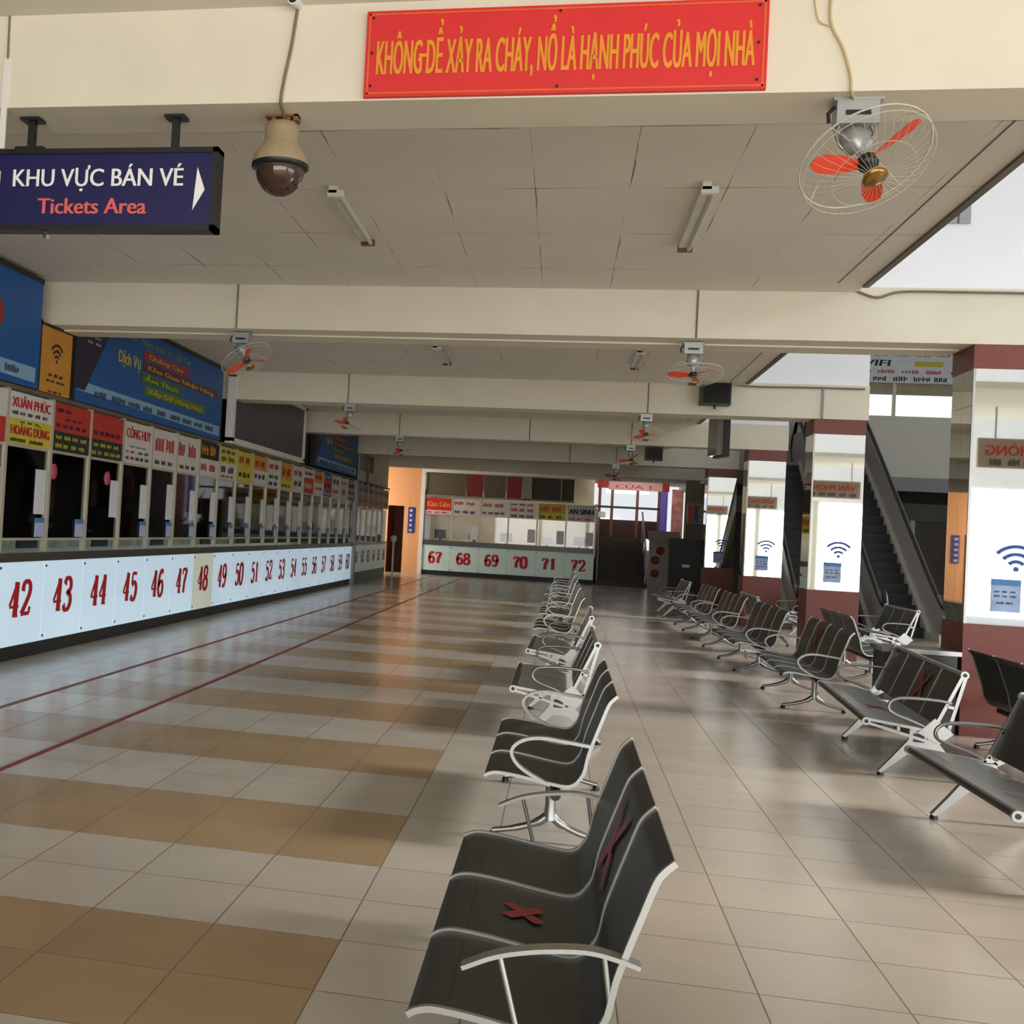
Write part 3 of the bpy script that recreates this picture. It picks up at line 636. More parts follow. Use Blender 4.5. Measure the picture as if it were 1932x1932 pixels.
for i, n in enumerate(range(67, 73)):
    a = -4.72+i*.968; b = a+.968
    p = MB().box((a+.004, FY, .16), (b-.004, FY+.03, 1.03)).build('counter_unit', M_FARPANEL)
    tag(p, 'pale far counter panel with the red number %d' % n, 'counter', 'numbered panels of the far counter')
    numerals(MB(), str(n), frame('-y', (a, FY, 0)), .24, .72, .42, .8, .0).build('number', M_RED, p)
    for dz in (.2, .98): MB().tube([(a+.03, FY-.012, dz), (a+.03, FY, dz)], .018, 8).build('bolt', M_BLACK, p)
    w = empty('ticket_window', (0, 0, 0), 0, 'far ticket window over number %d with %s' % (n, FL[n]), 'ticket window', 'ticket windows of the far counter')
    MB().box((a-.025, FY-.01, 1.22), (a+.025, FY+.05, 2.72)).build('mullion', M_MULL, w)
    MB().box((a+.025, FY+.02, 1.22), (b-.025, FY+.026, 2.2)).build('pane', M_GLASS, w)
    band_sign(w, FY, a+.03, b-.03, 2.1, 2.66, FH[n])
    if n in (68, 70, 71, 72): MB().box((b-.3, FY+.005, 1.3), (b-.05, FY+.012, 1.75)).build('notice', M_PAPER, w)
MBx = MB().box((1.06, FY-.01, .9), (1.12, FY+.02, 2.72)).build('counter_post', M_MULL); tag(MBx, 'slim metal post at the right end of the far counter', 'post')
tag(MB().box((-4.72, FY-.03, 1.035), (.99, FY+.6, 1.2)).build('worktop', M_DARKGREY), 'dark counter top of the far counter numbered 67 to 72', 'counter top')
tag(MB().box((-4.72, FY+.03, 0), (1.08, FY+.1, .16)).build('kick_board', M_KICK), 'black kick board under the far counter numbered 67 to 72', 'kick board')
struct(MB().box((-4.8, 43, 0), (1.06, 43.1, 3.7)).box((1.0, FY+.1, 0), (1.06, 43, 2.7)).build('wall_booth', mat('beige_booth_wall', (206, 196, 166), .7, var=.12, scale=1.2)))
for i, (xx, hh) in enumerate(((-4.2, .5), (-3.0, .35), (-1.9, .5), (-.5, .4), (.6, .5))):
    b = empty('booth_monitor', (xx, 41.3, 1.2), 0, 'small pale computer screen inside the far booth over number %d' % (67+i), 'monitor', 'screens inside the far booths')
    MB().box((-.2, -.02, .08), (.2, .02, .08+hh*.6)).build('screen', M_WHITE if i % 2 else M_BLACK, b); MB().box((-.03, -.02, 0), (.03, .02, .08)).build('stand', M_BLACK, b)
struct(MB().box((-4.85, FY-.05, 0), (-4.72, FY+.1, 3.55)).box((-4.85, FY-.05, 3.55), (3.95, FY+.1, 3.75)).build('trim_15', M_WHITE))
# high dark windows with red blinds over the far counter
b = empty('transom_window', (0, 0, 0), 0, 'row of dim windows with red and brown blinds above the far counter', 'window')
for x0, x1, c in ((-4.7, -3.3, 'brown'), (-3.3, -2.72, 'red'), (-2.7, -1.95, 'brown'), (-1.93, -1.4, 'red'), (-1.1, -.1, 'dark'), (-.1, .35, 'dark')):
    MB().box((x0+.02, FY+.02, 2.78), (x1-.02, FY+.05, 3.52)).build('blind', mat({'brown': 'brown_blind', 'red': 'red_blind', 'dark': 'dark_blind'}[c], {'brown': (98, 88, 68), 'red': (128, 40, 36), 'dark': (64, 58, 48)}[c], .7, var=.12, scale=3, stretch=(12, 1, .6)), b)
MB().box((-1.4, FY-.02, 2.75), (-1.1, FY+.06, 3.55)).box((-4.72, FY-.02, 2.72), (.36, FY+.06, 2.78)).box((-.12, FY, 2.78), (-.07, FY+.06, 3.52)).build('frame', mat('grey_transom_frame', (136, 130, 116), .5), b)

# orange wood end wall and doorway
struct(MB().box((-9, FY, 0), (-5.98, FY+.1, 3.7)).box((-5.98, FY, 2.33), (-5.42, FY+.1, 3.7)).box((-5.42, FY, 0), (-4.85, FY+.1, 3.7)).build('wall_wood_panel', M_WOOD))
struct(MB().box((-6.0, 42.4, 0), (-4.9, 42.5, 3)).box((-6.1, FY+.1, 0), (-6.0, 42.5, 3)).box((-5.3, FY+.1, 0), (-5.2, 42.5, 3)).build('wall_passage', M_WOODDARK))
b = empty('vertical_sign', (0, 0, 0), 0, 'narrow blue vertical sign with pale letters on the orange wood wall', 'sign')
MB().box((-5.27, FY-.02, 1.4), (-5.03, FY, 2.3)).build('board', mat('blue_small_sign', (40, 46, 120), .5), b)
fr = frame('-y', (-5.27, FY-.02, 1.4)); k = MB()
for q in range(5): lines(k, fr, .06, .18, .06+q*.17, .16+q*.17, 1)
k.build('lettering', M_WHITELET, b)

# ------------------------------------------------------------------ far stairs and gate
b = empty('staircase', (0, 0, 0), 0, 'dark brown stairs climbing to the bright gate right of the far counter', 'stairs')
for k in range(11):
    MB().box((1.16, FY+k*.3, 0), (2.86, FY+(k+1)*.3, .15*(k+1))).build('step', mat('dark_brown_stone', (66, 52, 42), .5, var=.1), b)
MB().box((1.16, FY+3.3, 0), (2.86, 47, 1.65)).build('landing', mat('dark_brown_stone', (66, 52, 42)), b)
for xx, nm in ((1.215, 'left'), (2.8, 'right')):
    o = empty('stair_railing', (xx, 0, 0), 0, 'pale metal railing on the %s side of the far stairs' % nm, 'railing', 'railings of the far stairs')
    MB().tube([(0, FY+.1, 1.05), (0, FY+3.2, 2.6)], .03).build('handrail', M_ALU2, o)
    for t in range(4): MB().tube([(0, FY+.13+t*.9, .15*(1+int((.13+t*.9)/.3))), (0, FY+.13+t*.9, 1.05+t*.46)], .025).build('baluster', M_ALU2, o)
g = empty('gate', (0, 0, 0), 0, 'bright glazed gate with dark red posts under the red sign CỬA 1', 'gate')
GY = 44.4
for xx in (1.3, 1.75, 2.65, 3.42): MB().box((xx-.05, GY, 1.65), (xx+.05, GY+.08, 3.5)).build('post', mat('dark_red_post', (128, 70, 58), .5), g)
MB().box((1.2, GY-.02, 2.72), (3.5, GY+.04, 2.8)).build('crossbar', M_BLACK, g)
MB().box((1.2, GY+.02, 1.65), (3.5, GY+.06, 2.3)).build('lower_panel', mat('dark_maroon_panel', (60, 28, 26), .5), g)
MB().box((1.2, GY+.03, 2.3), (3.45, GY+.036, 3.42)).build('pane', M_GLASS, g)
s = empty('gate_sign', (0, 0, 0), 0, 'red and white sign reading CỬA 1 over the far gate', 'sign')
MB().box((1.6, GY-.12, 3.4), (3.5, GY-.06, 3.7)).build('board', mat('lightened_pink_sign', (226, 176, 170), .5), s)  # board colour lightened to offset the light behind it
text(MB(), 'CỬA 1', frame('-y', (1.6, GY-.12, 3.4)), .25, 1.5, .06, .2, .05).build('lettering', M_RED, s)
MB().box((1.2, GY-.11, 3.45), (1.6, GY-.05, 3.72)).box((3.5, GY-.11, 3.4), (3.75, GY-.05, 3.72)).build('end_block', M_RED, s)
c = MB()
pts = [(3.45+.25*t/10, GY-.25+.05*(t % 2)) for t in range(11)]
c.prism([(p[0], p[1]) for p in pts]+[(p[0], p[1]+.03) for p in pts[::-1]], 1.7, 3.4, 'z')
tag(c.build('curtain', mat('violet_curtain', (160, 148, 232), .6)), 'violet curtain hanging at the right of the far gate', 'curtain')
tag(MB().box((3.85, GY-.2, 0), (4.25, GY-.14, 3.5)).build('poster', mat('red_white_poster', (222, 150, 142), .6, var=.4, scale=4)), 'tall red and white poster right of the violet curtain', 'poster')
tag(MB().box((1.15, 43.6, 2.35), (1.5, 43.63, 2.55)).build('wall_lamp', M_WHITE), 'small white lamp box beside the far gate', 'lamp')
# information board with red dots, kiosk back
b = empty('information_board', (2.95, 37.2, 0), 0, 'pale standing board with red round signs left of the black display', 'board')
MB().box((-.32, -.02, 0), (.32, .02, 1.6)).build('board', mat('pale_grey_board', (166, 160, 148), .6, var=.08), b)
MB().box((-.34, -.2, 1.6), (.55, .2, 1.9)).build('top_box', mat('beige_box', (150, 142, 124), .6), b)
k = MB()
for q, (x_, z_) in enumerate(((.02, 1.3), (-.12, 1.0), (-.12, .6))): k.lathe([(0, .006), (.13, .006), (.13, 0)], 16, frame('-y', (x_, -.02, z_)))
k.build('round_signs', mat('dull_red_sign', (140, 50, 44), .5), b)
b = empty('display_board', (3.42, 34.0, 0), R(-12), 'large black freestanding display seen from the back beside the farthest pillar', 'display')
MB().box((-.47, -.05, .25), (.47, .05, 1.7)).build('cabinet', mat('black_display_back', (16, 17, 17), .45), b)
MB().box((-.1, -.056, .9), (.1, -.05, .98)).build('badge', M_WHITELET, b)
MB().box((-.35, -.25, 0), (-.25, .25, .06)).box((.25, -.25, 0), (.35, .25, .06)).box((-.33, -.04, .06), (-.27, .04, .25)).box((.27, -.04, .06), (.33, .04, .25)).build('stand', M_BLACK, b)
b = empty('notice_rack', (4.1, 38.5, 0), 0, 'grey pier with small orange and blue leaflets near the far gate', 'rack')
MB().box((-.3, 0, 0), (.3, .2, 2.2)).build('body', mat('grey_pier', (120, 116, 100), .7), b)
MB().box((-.26, -.02, 2.2), (.26, .16, 2.85)).build('tray', mat('grey_tray', (170, 164, 148), .6), b)
MB().box((-.25, -.04, 2.25), (-.1, -.02, 2.75)).build('leaflet', M_ORANGE, b); MB().box((-.06, -.04, 2.25), (.06, -.02, 2.75)).build('leaflet', mat('slate_leaflet', (96, 106, 140), .6), b)

# ------------------------------------------------------------------ red banner, hanging sign, camera, fans, tubes, speakers
b = empty('slogan_banner', (0, 5.18, 0), 0, 'red slogan board with orange-yellow letters on the nearest beam', 'banner')
MB().box((-.978, -.025, 3.508), (.75, -.001, 3.9)).build('board', M_DEEPRED, b)
fr = frame('-y', (-.978, -.025, 3.508)); k = MB()
for a in ((.012, 1.716, .012, .02), (.012, 1.716, .372, .38)): rect(k, fr, *a, .002)
for a in ((.012, .02, .012, .38), (1.708, 1.716, .012, .38)): rect(k, fr, *a, .002)
k.build('border_line', mat('orange_border', (222, 96, 40), .5), b)
k = MB(); rect(k, fr, .246, .284, .175, .19, .0052); text(k, 'KHÔNG DỂ XẢY RA CHÁY, NỔ LÀ HẠNH PHÚC CỦA MỌI NHÀ', fr, .055, 1.675, .1, .262, .012); k.build('lettering', M_ORANGELET, b)
for xx, zz in ((.03, .36), (.03, .2), (.03, .05), (.86, .365), (.86, .03), (1.69, .36), (1.69, .2), (1.69, .04)):
    MB().tube([fr @ Vector((xx, zz, 0)), fr @ Vector((xx, zz, .006))], .006, 8).build('screw', M_BLACK, b)

b = empty('hanging_sign', (-2.5, 5.34, 0), 0, 'navy hanging sign reading KHU VỰC BÁN VÉ, Tickets Area, upper left', 'sign')
MB().box((-.8, -.04, 2.96), (.785, .04, 3.31)).build('panel', M_NAVY, b)
MB().box((-.8, -.05, 3.31), (.81, .05, 3.335)).box((-.8, -.05, 2.935), (.81, .05, 2.96)).box((.785, -.05, 2.935), (.81, .05, 3.335)).box((-.25, -.03, 3.335), (-.1, .03, 3.355)).build('frame', M_BLACK, b)
for xx in (-.175, .575):
    q = MB().box((xx-.015, -.02, 3.335), (xx+.015, .02, 3.49)).box((xx-.05, -.04, 3.485), (xx+.05, .04, 3.5)).build('hanger', M_BLACK, b)
fr = frame('-y', (-.8, -.04, 2.96)); k = MB()
text(k, 'KHU VỰC BÁN VÉ', fr, .56, 1.44, .19, .28, .02)
k.poly([fr @ Vector(p) for p in ((1.495, .07, .004), (1.552, .17, .004), (1.51, .28, .004))]); k.poly([fr @ Vector(p) for p in ((.49, .27, .004), (.435, .17, .004), (.49, .07, .004))])
k.build('lettering', M_WHITELET, b)
text(MB(), 'Tickets Area', fr, .7, 1.26, .055, .135, .03).build('lettering', mat('pale_red_lettering', (216, 96, 88), .5), b)
MB().tube([(-.07, 0, 2.935), (-.07, -.01, 2.91), (-.05, -.02, 2.905)], .012).build('bolt', M_ALU2, b)
tag(MB().box((-2.765, 5.172, 3.3), (-2.735, 5.18, 3.74)).build('conduit', M_WHITE), 'short white cable duct on beam face above navy sign', 'conduit')
tag(MB().tube([(-2.75, 5.175, 3.95), (-2.745, 5.172, 3.74)], .005).build('cable', M_CABLE), 'thin yellowed wire entering the white duct at upper left', 'cable')

b = empty('dome_camera', (-1.4, 5.36, 3.5), 0, 'old beige dome security camera hanging under the nearest beam', 'camera')
MB().lathe([(.03, -.03), (.075, -.04), (.083, -.07), (.08, -.12), (.095, -.15), (.125, -.19), (.135, -.225), (.135, -.245)], 28).build('housing', M_CREAMPLASTIC, b)
MB().lathe([(.137, -.236), (.137, -.25), (.12, -.258)], 28).build('rim', M_BLACK, b)
MB().lathe([(.118, -.25)]+[(.118*cos(t*pi/16), -.255-.13*sin(t*pi/16)) for t in range(0, 9)], 28).build('dome', M_SMOKE, b)
MB().box((-.08, -.03, -.01), (.08, .03, 0)).box((-.05, -.02, -.045), (-.03, .02, -.01)).box((.02, -.02, -.045), (.04, .02, -.01)).box((.06, -.03, -.03), (.08, .03, 0)).build('bracket', mat('rusty_bracket', (128, 84, 48), .6), b)
tag(MB().tube(smooth_path([(-1.31, 5.17, 3.93), (-1.33, 5.168, 3.75), (-1.355, 5.168, 3.6), (-1.365, 5.168, 3.5), (-1.38, 5.3, 3.485), (-1.39, 5.34, 3.475)], 4), .0075).build('cable', M_CABLE), 'grey cable running down beam to the beige dome camera', 'cable')
b = empty('bullet_camera', (-1.31, 5.1, 3.935), 0, 'small round black lens in a white ring at top of nearest beam', 'camera')
MB().tube([(0, -.03, 0), (0, .08, .02)], .026, 14).build('ring', M_WHITE, b); MB().lathe([(0, .006), (.019, .003), (.02, 0)], 14, frame('-y', (0, -.03, 0))).build('lens', M_BLACK, b)
tag(MB().tube(smooth_path([(1.0, 5.17, 3.95), (.995, 5.17, 3.84), (1.005, 5.168, 3.77), (1.05, 5.168, 3.68), (1.085, 5.168, 3.56), (1.09, 5.17, 3.5), (1.12, 5.25, 3.492)], 4), .006).tube(smooth_path([(.93, 5.174, 3.9), (.95, 5.17, 3.8), (1.0, 5.17, 3.775)], 3), .003).build('cable', mat('yellowed_wire', (196, 176, 132), .6)), 'yellowed wire hanging on the beam right of red banner', 'cable')

def wall_fan(loc, axis, spin, label, rod=True):
    f = empty('ceiling_fan', loc, 0, label, 'fan', 'orange-bladed orbit fans under the beams')
    MB().box((-.085, -.05, -.11), (.085, .05, 0)).box((-.1, -.055, -.012), (.1, .055, 0)).build('mount_box', M_GREYMET, f)
    MB().box((-.05, -.056, -.075), (.05, -.05, -.055)).build('slot', M_BLACK, f)
    MB().tube([(-.09, -.02, -.03), (-.115, -.02, -.06), (-.11, -.02, -.1)], .008).build('switch_cord', M_BLACK, f)
    ax = Vector(axis).normalized(); A = ax.to_track_quat('Z', 'Y').to_matrix().to_4x4()
    c = Vector((0, 0, -.165))
    yk = smooth_path([(-.055, 0, -.09), (-.075, 0, -.14), (-.05, 0, -.2), (0, 0, -.215), (.05, 0, -.2), (.075, 0, -.14), (.055, 0, -.09)], 4)
    MB().tube(yk, .008).build('yoke', M_ALU2, f)
    MB().lathe([(.02, -.05), (.05, -.045), (.058, 0), (.055, .045), (.03, .06), (.016, .1), (.016, .14)], 20, Matrix.Translation(c) @ A).build('motor', M_GREYMET, f)
    hub = c+ax*.15; HM = Matrix.Translation(hub) @ A @ Matrix.Rotation(spin, 4, 'Z')
    MB().lathe([(.0, -.02), (.04, -.02), (.042, .015), (0, .02)], 18, HM).build('hub', M_BLACK, f)
    for k in range(3):
        BM = HM @ Matrix.Rotation(2*pi*k/3, 4, 'Z'); m = MB(); rows = []
        for i, (r, w, tw) in enumerate(((.03, .035, .55), (.07, .055, .5), (.13, .08, .42), (.2, .08, .34), (.235, .055, .28), (.25, .02, .25))):
            rows.append([BM @ Vector((r, s*w/2*cos(tw)+.012, s*w/2*sin(tw)+t)) for s in (-1, 0, 1) for t in (-.0025, .0025)])
        n = 6; vs = [v for q in rows for v in q]; fs = []
        for i in range(len(rows)-1):
            o = i*n
            for a, b2 in ((0, 2), (2, 4)): fs.append((o+a, o+b2, o+n+b2, o+n+a)); fs.append((o+a+1, o+n+a+1, o+n+b2+1, o+b2+1))
            fs.append((o+0, o+n+0, o+n+1, o+1)); fs.append((o+4, o+5, o+n+5, o+n+4))
        m.add(vs, fs, False); m.build('blade', M_ORANGE, f)
    g = MB(); GR = .272
    def ring(r, z, t): g.tube([HM @ Vector((r*cos(2*pi*i/36), r*sin(2*pi*i/36), z)) for i in range(36)], t, 5, True)
    ring(GR, -.03, .0045); ring(GR, .01, .002); ring(.17, .07, .0012); ring(.05, .085, .002)
    for i in range(40):
        a = 2*pi*i/40
        g.tube([HM @ Vector((r*cos(a), r*sin(a), z)) for r, z in ((GR, -.03), (GR, .015), (.225, .05), (.17, .07), (.05, .085))], .0008, 3)
    for i in range(4):
        a = 2*pi*i/4
        g.tube([HM @ Vector((r*cos(a), r*sin(a), z)) for r, z in ((GR, -.03), (.2, -.09), (.05, -.1))], .003, 4)
    g.build('guard', M_WIRE, f)
    MB().lathe([(.05, .08), (.052, .09), (.03, .1), (0, .102)], 18, HM).build('hub_cap', M_BRASS, f)
    if rod:
        pass
    return f
wall_fan((1.14, 5.3, 3.5), (.26, -.5, -.83), 1.2, 'nearest orange-bladed fan under the first beam, upper right')
fans = [((1.14, 11.62, 3.49), (.05, -.18, -1), 1.0, 'orange-bladed fan under second beam, right of centre', 11.4), ((-3.34, 11.62, 3.49), (.5, -.2, -.8), .2, 'orange-bladed fan under second beam beside large blue billboard', 11.4),
        ((1.17, 18.4, 3.5), (.0, -.25, -1), 1.9, 'orange-bladed fan under third beam, left of a black speaker', 18.18), ((-3.42, 18.4, 3.5), (-.3, -.3, -1), .7, 'orange-bladed fan under third beam near the dark screen', 18.18),
        ((1.28, 24.5, 3.5), (.1, -.4, -.9), 1.3, 'orange-bladed fan under fourth beam, left of the smaller black speaker', 24.35), ((-3.45, 24.5, 3.5), (.2, -.2, -1), .5, 'orange-bladed fan under fourth beam, left of centre', 24.35),
        ((1.27, 31.05, 3.5), (-.1, -.4, -.9), .8, 'farthest orange-bladed fan in front of the bright gate', 30.9)]
for loc, axs, sp, lb, yb in fans:
    wall_fan(loc, axs, sp, lb)
    tag(MB().tube([(loc[0], yb-.008, 3.97), (loc[0], yb-.008, 3.5)], .008, 6).build('cable', M_CABLE), 'brown wire down beam to '+lb.replace('orange-bladed ', ''), 'cable', 'wires to the beam fans')
for xx, yy, lb in ((-.75, 24.35, 'brown wire down the fourth beam over the far counter'), (.1, 30.9, 'brown wire down the fifth beam right of centre')):
    tag(MB().tube([(xx, yy-.008, 3.96), (xx, yy-.008, 3.5)], .009, 6).build('cable', M_CABLE), lb, 'cable', 'wires to the beam fans')

def tube_light(x, y0, y1, label):
    t = empty('fluorescent_light', (x, y0, 3.95), 0, label, 'light', 'fluorescent battens on the ceiling')
    L = y1-y0
    MB().box((-.03, 0, -.05), (.03, L, 0)).build('batten', M_WHITE, t)
    MB().tube([(0.045, .05, -.06), (.045, L-.05, -.06)], .018, 10).build('lamp_tube', M_WIRE, t)
    for yy in (.0, L-.05): MB().box((-.035, yy, -.075), (.075, yy+.05, -.03)).build('end_cap', M_WHITE if yy == 0 else mat('brown_end_cap', (96, 70, 54), .5), t)
tube_light(-1.70, 8.0, 9.45, 'unlit fluorescent batten on first ceiling bay, beside dome camera'); tube_light(.82, 7.95, 9.6, 'unlit fluorescent batten on first ceiling bay, left of nearest fan')
tube_light(-1.71, 14.9, 16.35, 'small unlit fluorescent batten in second bay, left one'); tube_light(.83, 14.9, 16.3, 'small unlit fluorescent batten in second bay, right one')

def speaker(x0, x1, y0, y1, z0, z1, label):
    s = empty('loudspeaker', ((x0+x1)/2, y1, (z0+z1)/2), 0, label, 'speaker', 'black loudspeakers on the beams')
    a = (x1-x0)/2; d = y1-y0; h = (z1-z0)/2
    MB().prism([(-a, 0), (a, 0), (a*.96, -d), (-a*.96, -d)], -h, h, 'z').build('cabinet', M_BLACK, s)
    MB().box((-a*.85, -d-.01, -h*.85), (a*.85, -d, h*.85)).build('grille', mat('dark_grille', (26, 25, 25), .8), s)
    MB().tube([(0, -d*.4, -h), (0, -d*.4, -h-.05)], .015).build('bracket', M_BLACK, s)
speaker(1.9, 2.33, 17.9, 18.18, 3.63, 3.955, 'black loudspeaker on third beam beneath the white opening')
speaker(1.55, 1.89, 24.1, 24.35, 3.19, 3.44+.02, 'smaller black loudspeaker on fourth beam')
speaker(1.78, 2.3, 5.57, 5.92, 3.66, 3.93, 'black loudspeaker mostly hidden behind nearest beam at the right edge')
# hanging LED display seen edge-on
b = empty('hanging_display', (2.55, 21, 0), R(8), 'dark-edged hanging screen seen edge-on near third beam', 'display')
MB().box((-.1, -.3, 3.1), (.0, .3, 3.75)).build('screen', mat('grey_reflective_screen', (130, 128, 124), .15, .4), b); MB().box((0, -.33, 3.07), (.1, .33, 3.78)).build('cabinet', M_BLACK, b)
MB().tube([(.03, 0, 3.78), (.03, 0, 3.95)], .02).build('hanger', M_BLACK, b)
# cables along the upper walls
tag(MB().tube(smooth_path([(2.52, 11.38, 3.96), (2.7, 11.37, 3.9), (2.9, 11.37, 3.955), (3.4, 11.375, 3.96), (4.26, 11.375, 3.955)], 5), .012).build('cable', M_CABLE), 'dark cable along the white wall over the second beam', 'cable')
tag(MB().tube(smooth_path([(2.3, 18.16, 3.97), (2.7, 18.15, 3.94), (3.4, 18.16, 3.95), (4.2, 18.16, 3.95)], 5), .014).build('cable', M_CABLE), 'dark cable along the white wall over the third beam', 'cable')
tag(MB().box((3.62, 18.15, 3.5), (3.645, 18.18, 3.95)).build('conduit', mat('grey_conduit', (150, 146, 148), .5)), 'thin grey vertical conduit above the second pillar', 'conduit')
b = empty('wall_vent', (0, 0, 0), 0, 'grey ventilation opening in the white wall above second beam', 'vent')
MB().box((3.2, 11.435, 4.6), (3.47, 11.462, 4.84)).build('panel', mat('vent_grey', (160, 158, 164), .5), b); MB().box((3.36, 11.43, 4.6), (3.375, 11.436, 4.84)).build('slat', mat('vent_dark', (90, 88, 92), .5), b)
# signs behind the camera that show reversed in the mirrors
b = empty('hanging_sign', (6.29, 3.0, 0), 0, 'beige hanging sign reading VĂN PHÒNG, seen reversed in the pillar mirrors', 'sign')
MB().box((-.05, -.03, 3.0), (1.42, .03, 3.46)).build('panel', mat('beige_sign', (170, 148, 126), .5), b)
fr = frame('+y', (1.42, .03, 3.0)); k = MB(); text(k, 'VĂN PHÒNG', fr, .12, 1.36, .2, .36, .03); k.build('lettering', M_RED, b)
k = MB(); lines(k, fr, .1, 1.4, .04, .15, 5); k.build('lettering', M_INK, b)
for xx in (.2, 1.2): MB().tube([(xx, 0, 3.45), (xx, 0, 3.95)], .012).build('hanger', M_CABLE, b)
struct(MB().box((2.54, 1.5, 3.951), (9, 5.1, 4.05)).build('ceiling_front', M_BEAM))
fp = MB()
for xx in (-5, -1.6, 1.8, 5.2, 8.6, 12): fp.box((xx-.12, -7.2, 0), (xx+.12, -7.0, 3.3))
struct(fp.build('door_1', M_MULL))

# ------------------------------------------------------------------ benches
PROF = [(-.32, .356), (-.296, .37), (-.258, .378), (-.191, .374), (-.12, .365), (-.016, .349), (.076, .339), (.118, .352), (.142, .378), (.164, .42), (.18, .502), (.207, .587), (.234, .665), (.262, .745), (.28, .775), (.307, .801)]
P1 = [(p.x, p.z) for p in smooth_path([(a, 0, b) for a, b in PROF], 3)]
PITCHY = .59
def ribbon(mb, prof, y0, y1, t): return mb.band([(a, (y0+y1)/2, b) for a, b in prof], y1-y0, t, (0, 1, 0))
def cross(mb, c, u, v, r, w, d):
    """two crossed strips of tape on a plane spanned by u and v"""
    c = Vector(c); u = Vector(u).normalized(); v = Vector(v).normalized(); n = u.cross(v)
    for s in (1, -1):
        a = (u+v*s*1.25).normalized(); p = a.cross(n).normalized()
        o_ = n*(d+.0006*s); mb.poly([c-a*r-p*w+o_, c-a*r+p*w+o_, c+a*r+p*w+o_, c+a*r-p*w+o_])
    return mb
def leg_cast(mb):
    mb.tube([(.0, 0, .31), (.0, 0, .2), (.0, 0, .12)], [.03, .026, .034], 10)
    mb.tube(smooth_path([(0, 0, .15), (-.06, 0, .1), (-.17, 0, .06), (-.29, 0, .035)], 4), [.03]+[.024]*4+[.018]*4+[.015]*4, 8)
    mb.tube(smooth_path([(0, 0, .15), (.06, 0, .1), (.16, 0, .06), (.28, 0, .035)], 4), [.03]+[.024]*4+[.018]*4+[.015]*4, 8)
    return mb
def bench_a(label, loc, n=3, arm='bow', rz=0, marks=(), group='waiting benches'):
    b = empty('waiting_bench', loc, rz, label, 'bench', group); L = n*PITCHY
    for k in range(n):
        y0, y1 = k*PITCHY+.014, (k+1)*PITCHY-.014
        s = ribbon(MB(), P1, y0, y1, .008).build('seat_shell', M_SEAT, b)
        ym = (y0+y1)/2
        if ('s', k) in marks: cross(MB(), (-.06, ym, .3625), (1, 0, -.12), (0, 1, 0), .085, .022, .0035).build('tape_cross', M_TAPE, s)
        if ('b', k) in marks: cross(MB(), (.212, ym, .615), (.33, 0, 1), (0, 1, 0), .18, .022, .009).build('tape_cross', M_TAPE, s)
        # pressed border line on the seat
        MB().box((-.225, y0+.06, .3815), (-.222, y1-.06, .3825)).build('seat_seam', M_BLACK, s)
    for k in range(n+1):
        ribbon(MB(), [(a, c+.004) for a, c in P1], k*PITCHY-.008, k*PITCHY+.008, .016).build('side_rib', M_ALU2, b)
    MB().tube([(.03, -.02, .3), (.03, L+.02, .3)], .028, 10).build('beam', M_BLACK, b)
    for yy in (.24, 1.63 if n == 3 else 1.75):
        q = leg_cast(MB()).build('leg', M_ALU, b); q.location = (.01, yy, 0)
        MB().lathe([(.022, 0), (.022, .02), (.012, .035)], 10, Matrix.Translation((-.285, 0, 0))).build('foot_pad', M_BLACK, q); MB().lathe([(.022, 0), (.022, .02), (.012, .035)], 10, Matrix.Translation((.275, 0, 0))).build('foot_pad', M_BLACK, q)
    for yy in ((.0, L) if arm == 'bow' else (.0, L)):
        if arm == 'bow':
            q = MB().band(smooth_path([(-.19, yy, .497), (-.106, yy, .536), (-.005, yy, .561), (.103, yy, .573), (.175, yy, .565), (.235, yy, .55)], 4), .046, .011).build('armrest', M_ALU2, b)
            MB().tube([(-.1, yy, .535), (-.05, yy, .36)], .008).build('arm_post', M_ALU2, q); MB().tube([(.15, yy, .565), (.17, yy, .44)], .008).build('arm_post', M_ALU2, q)
        else:
            MB().band(smooth_path([(.2, yy, .55), (.08, yy, .562), (-.05, yy, .572), (-.14, yy, .552), (-.19, yy, .505), (-.175, yy, .45), (-.115, yy, .4), (-.0, yy, .345)], 4), .042, .016).build('armrest', M_ALU2, b)
    return b
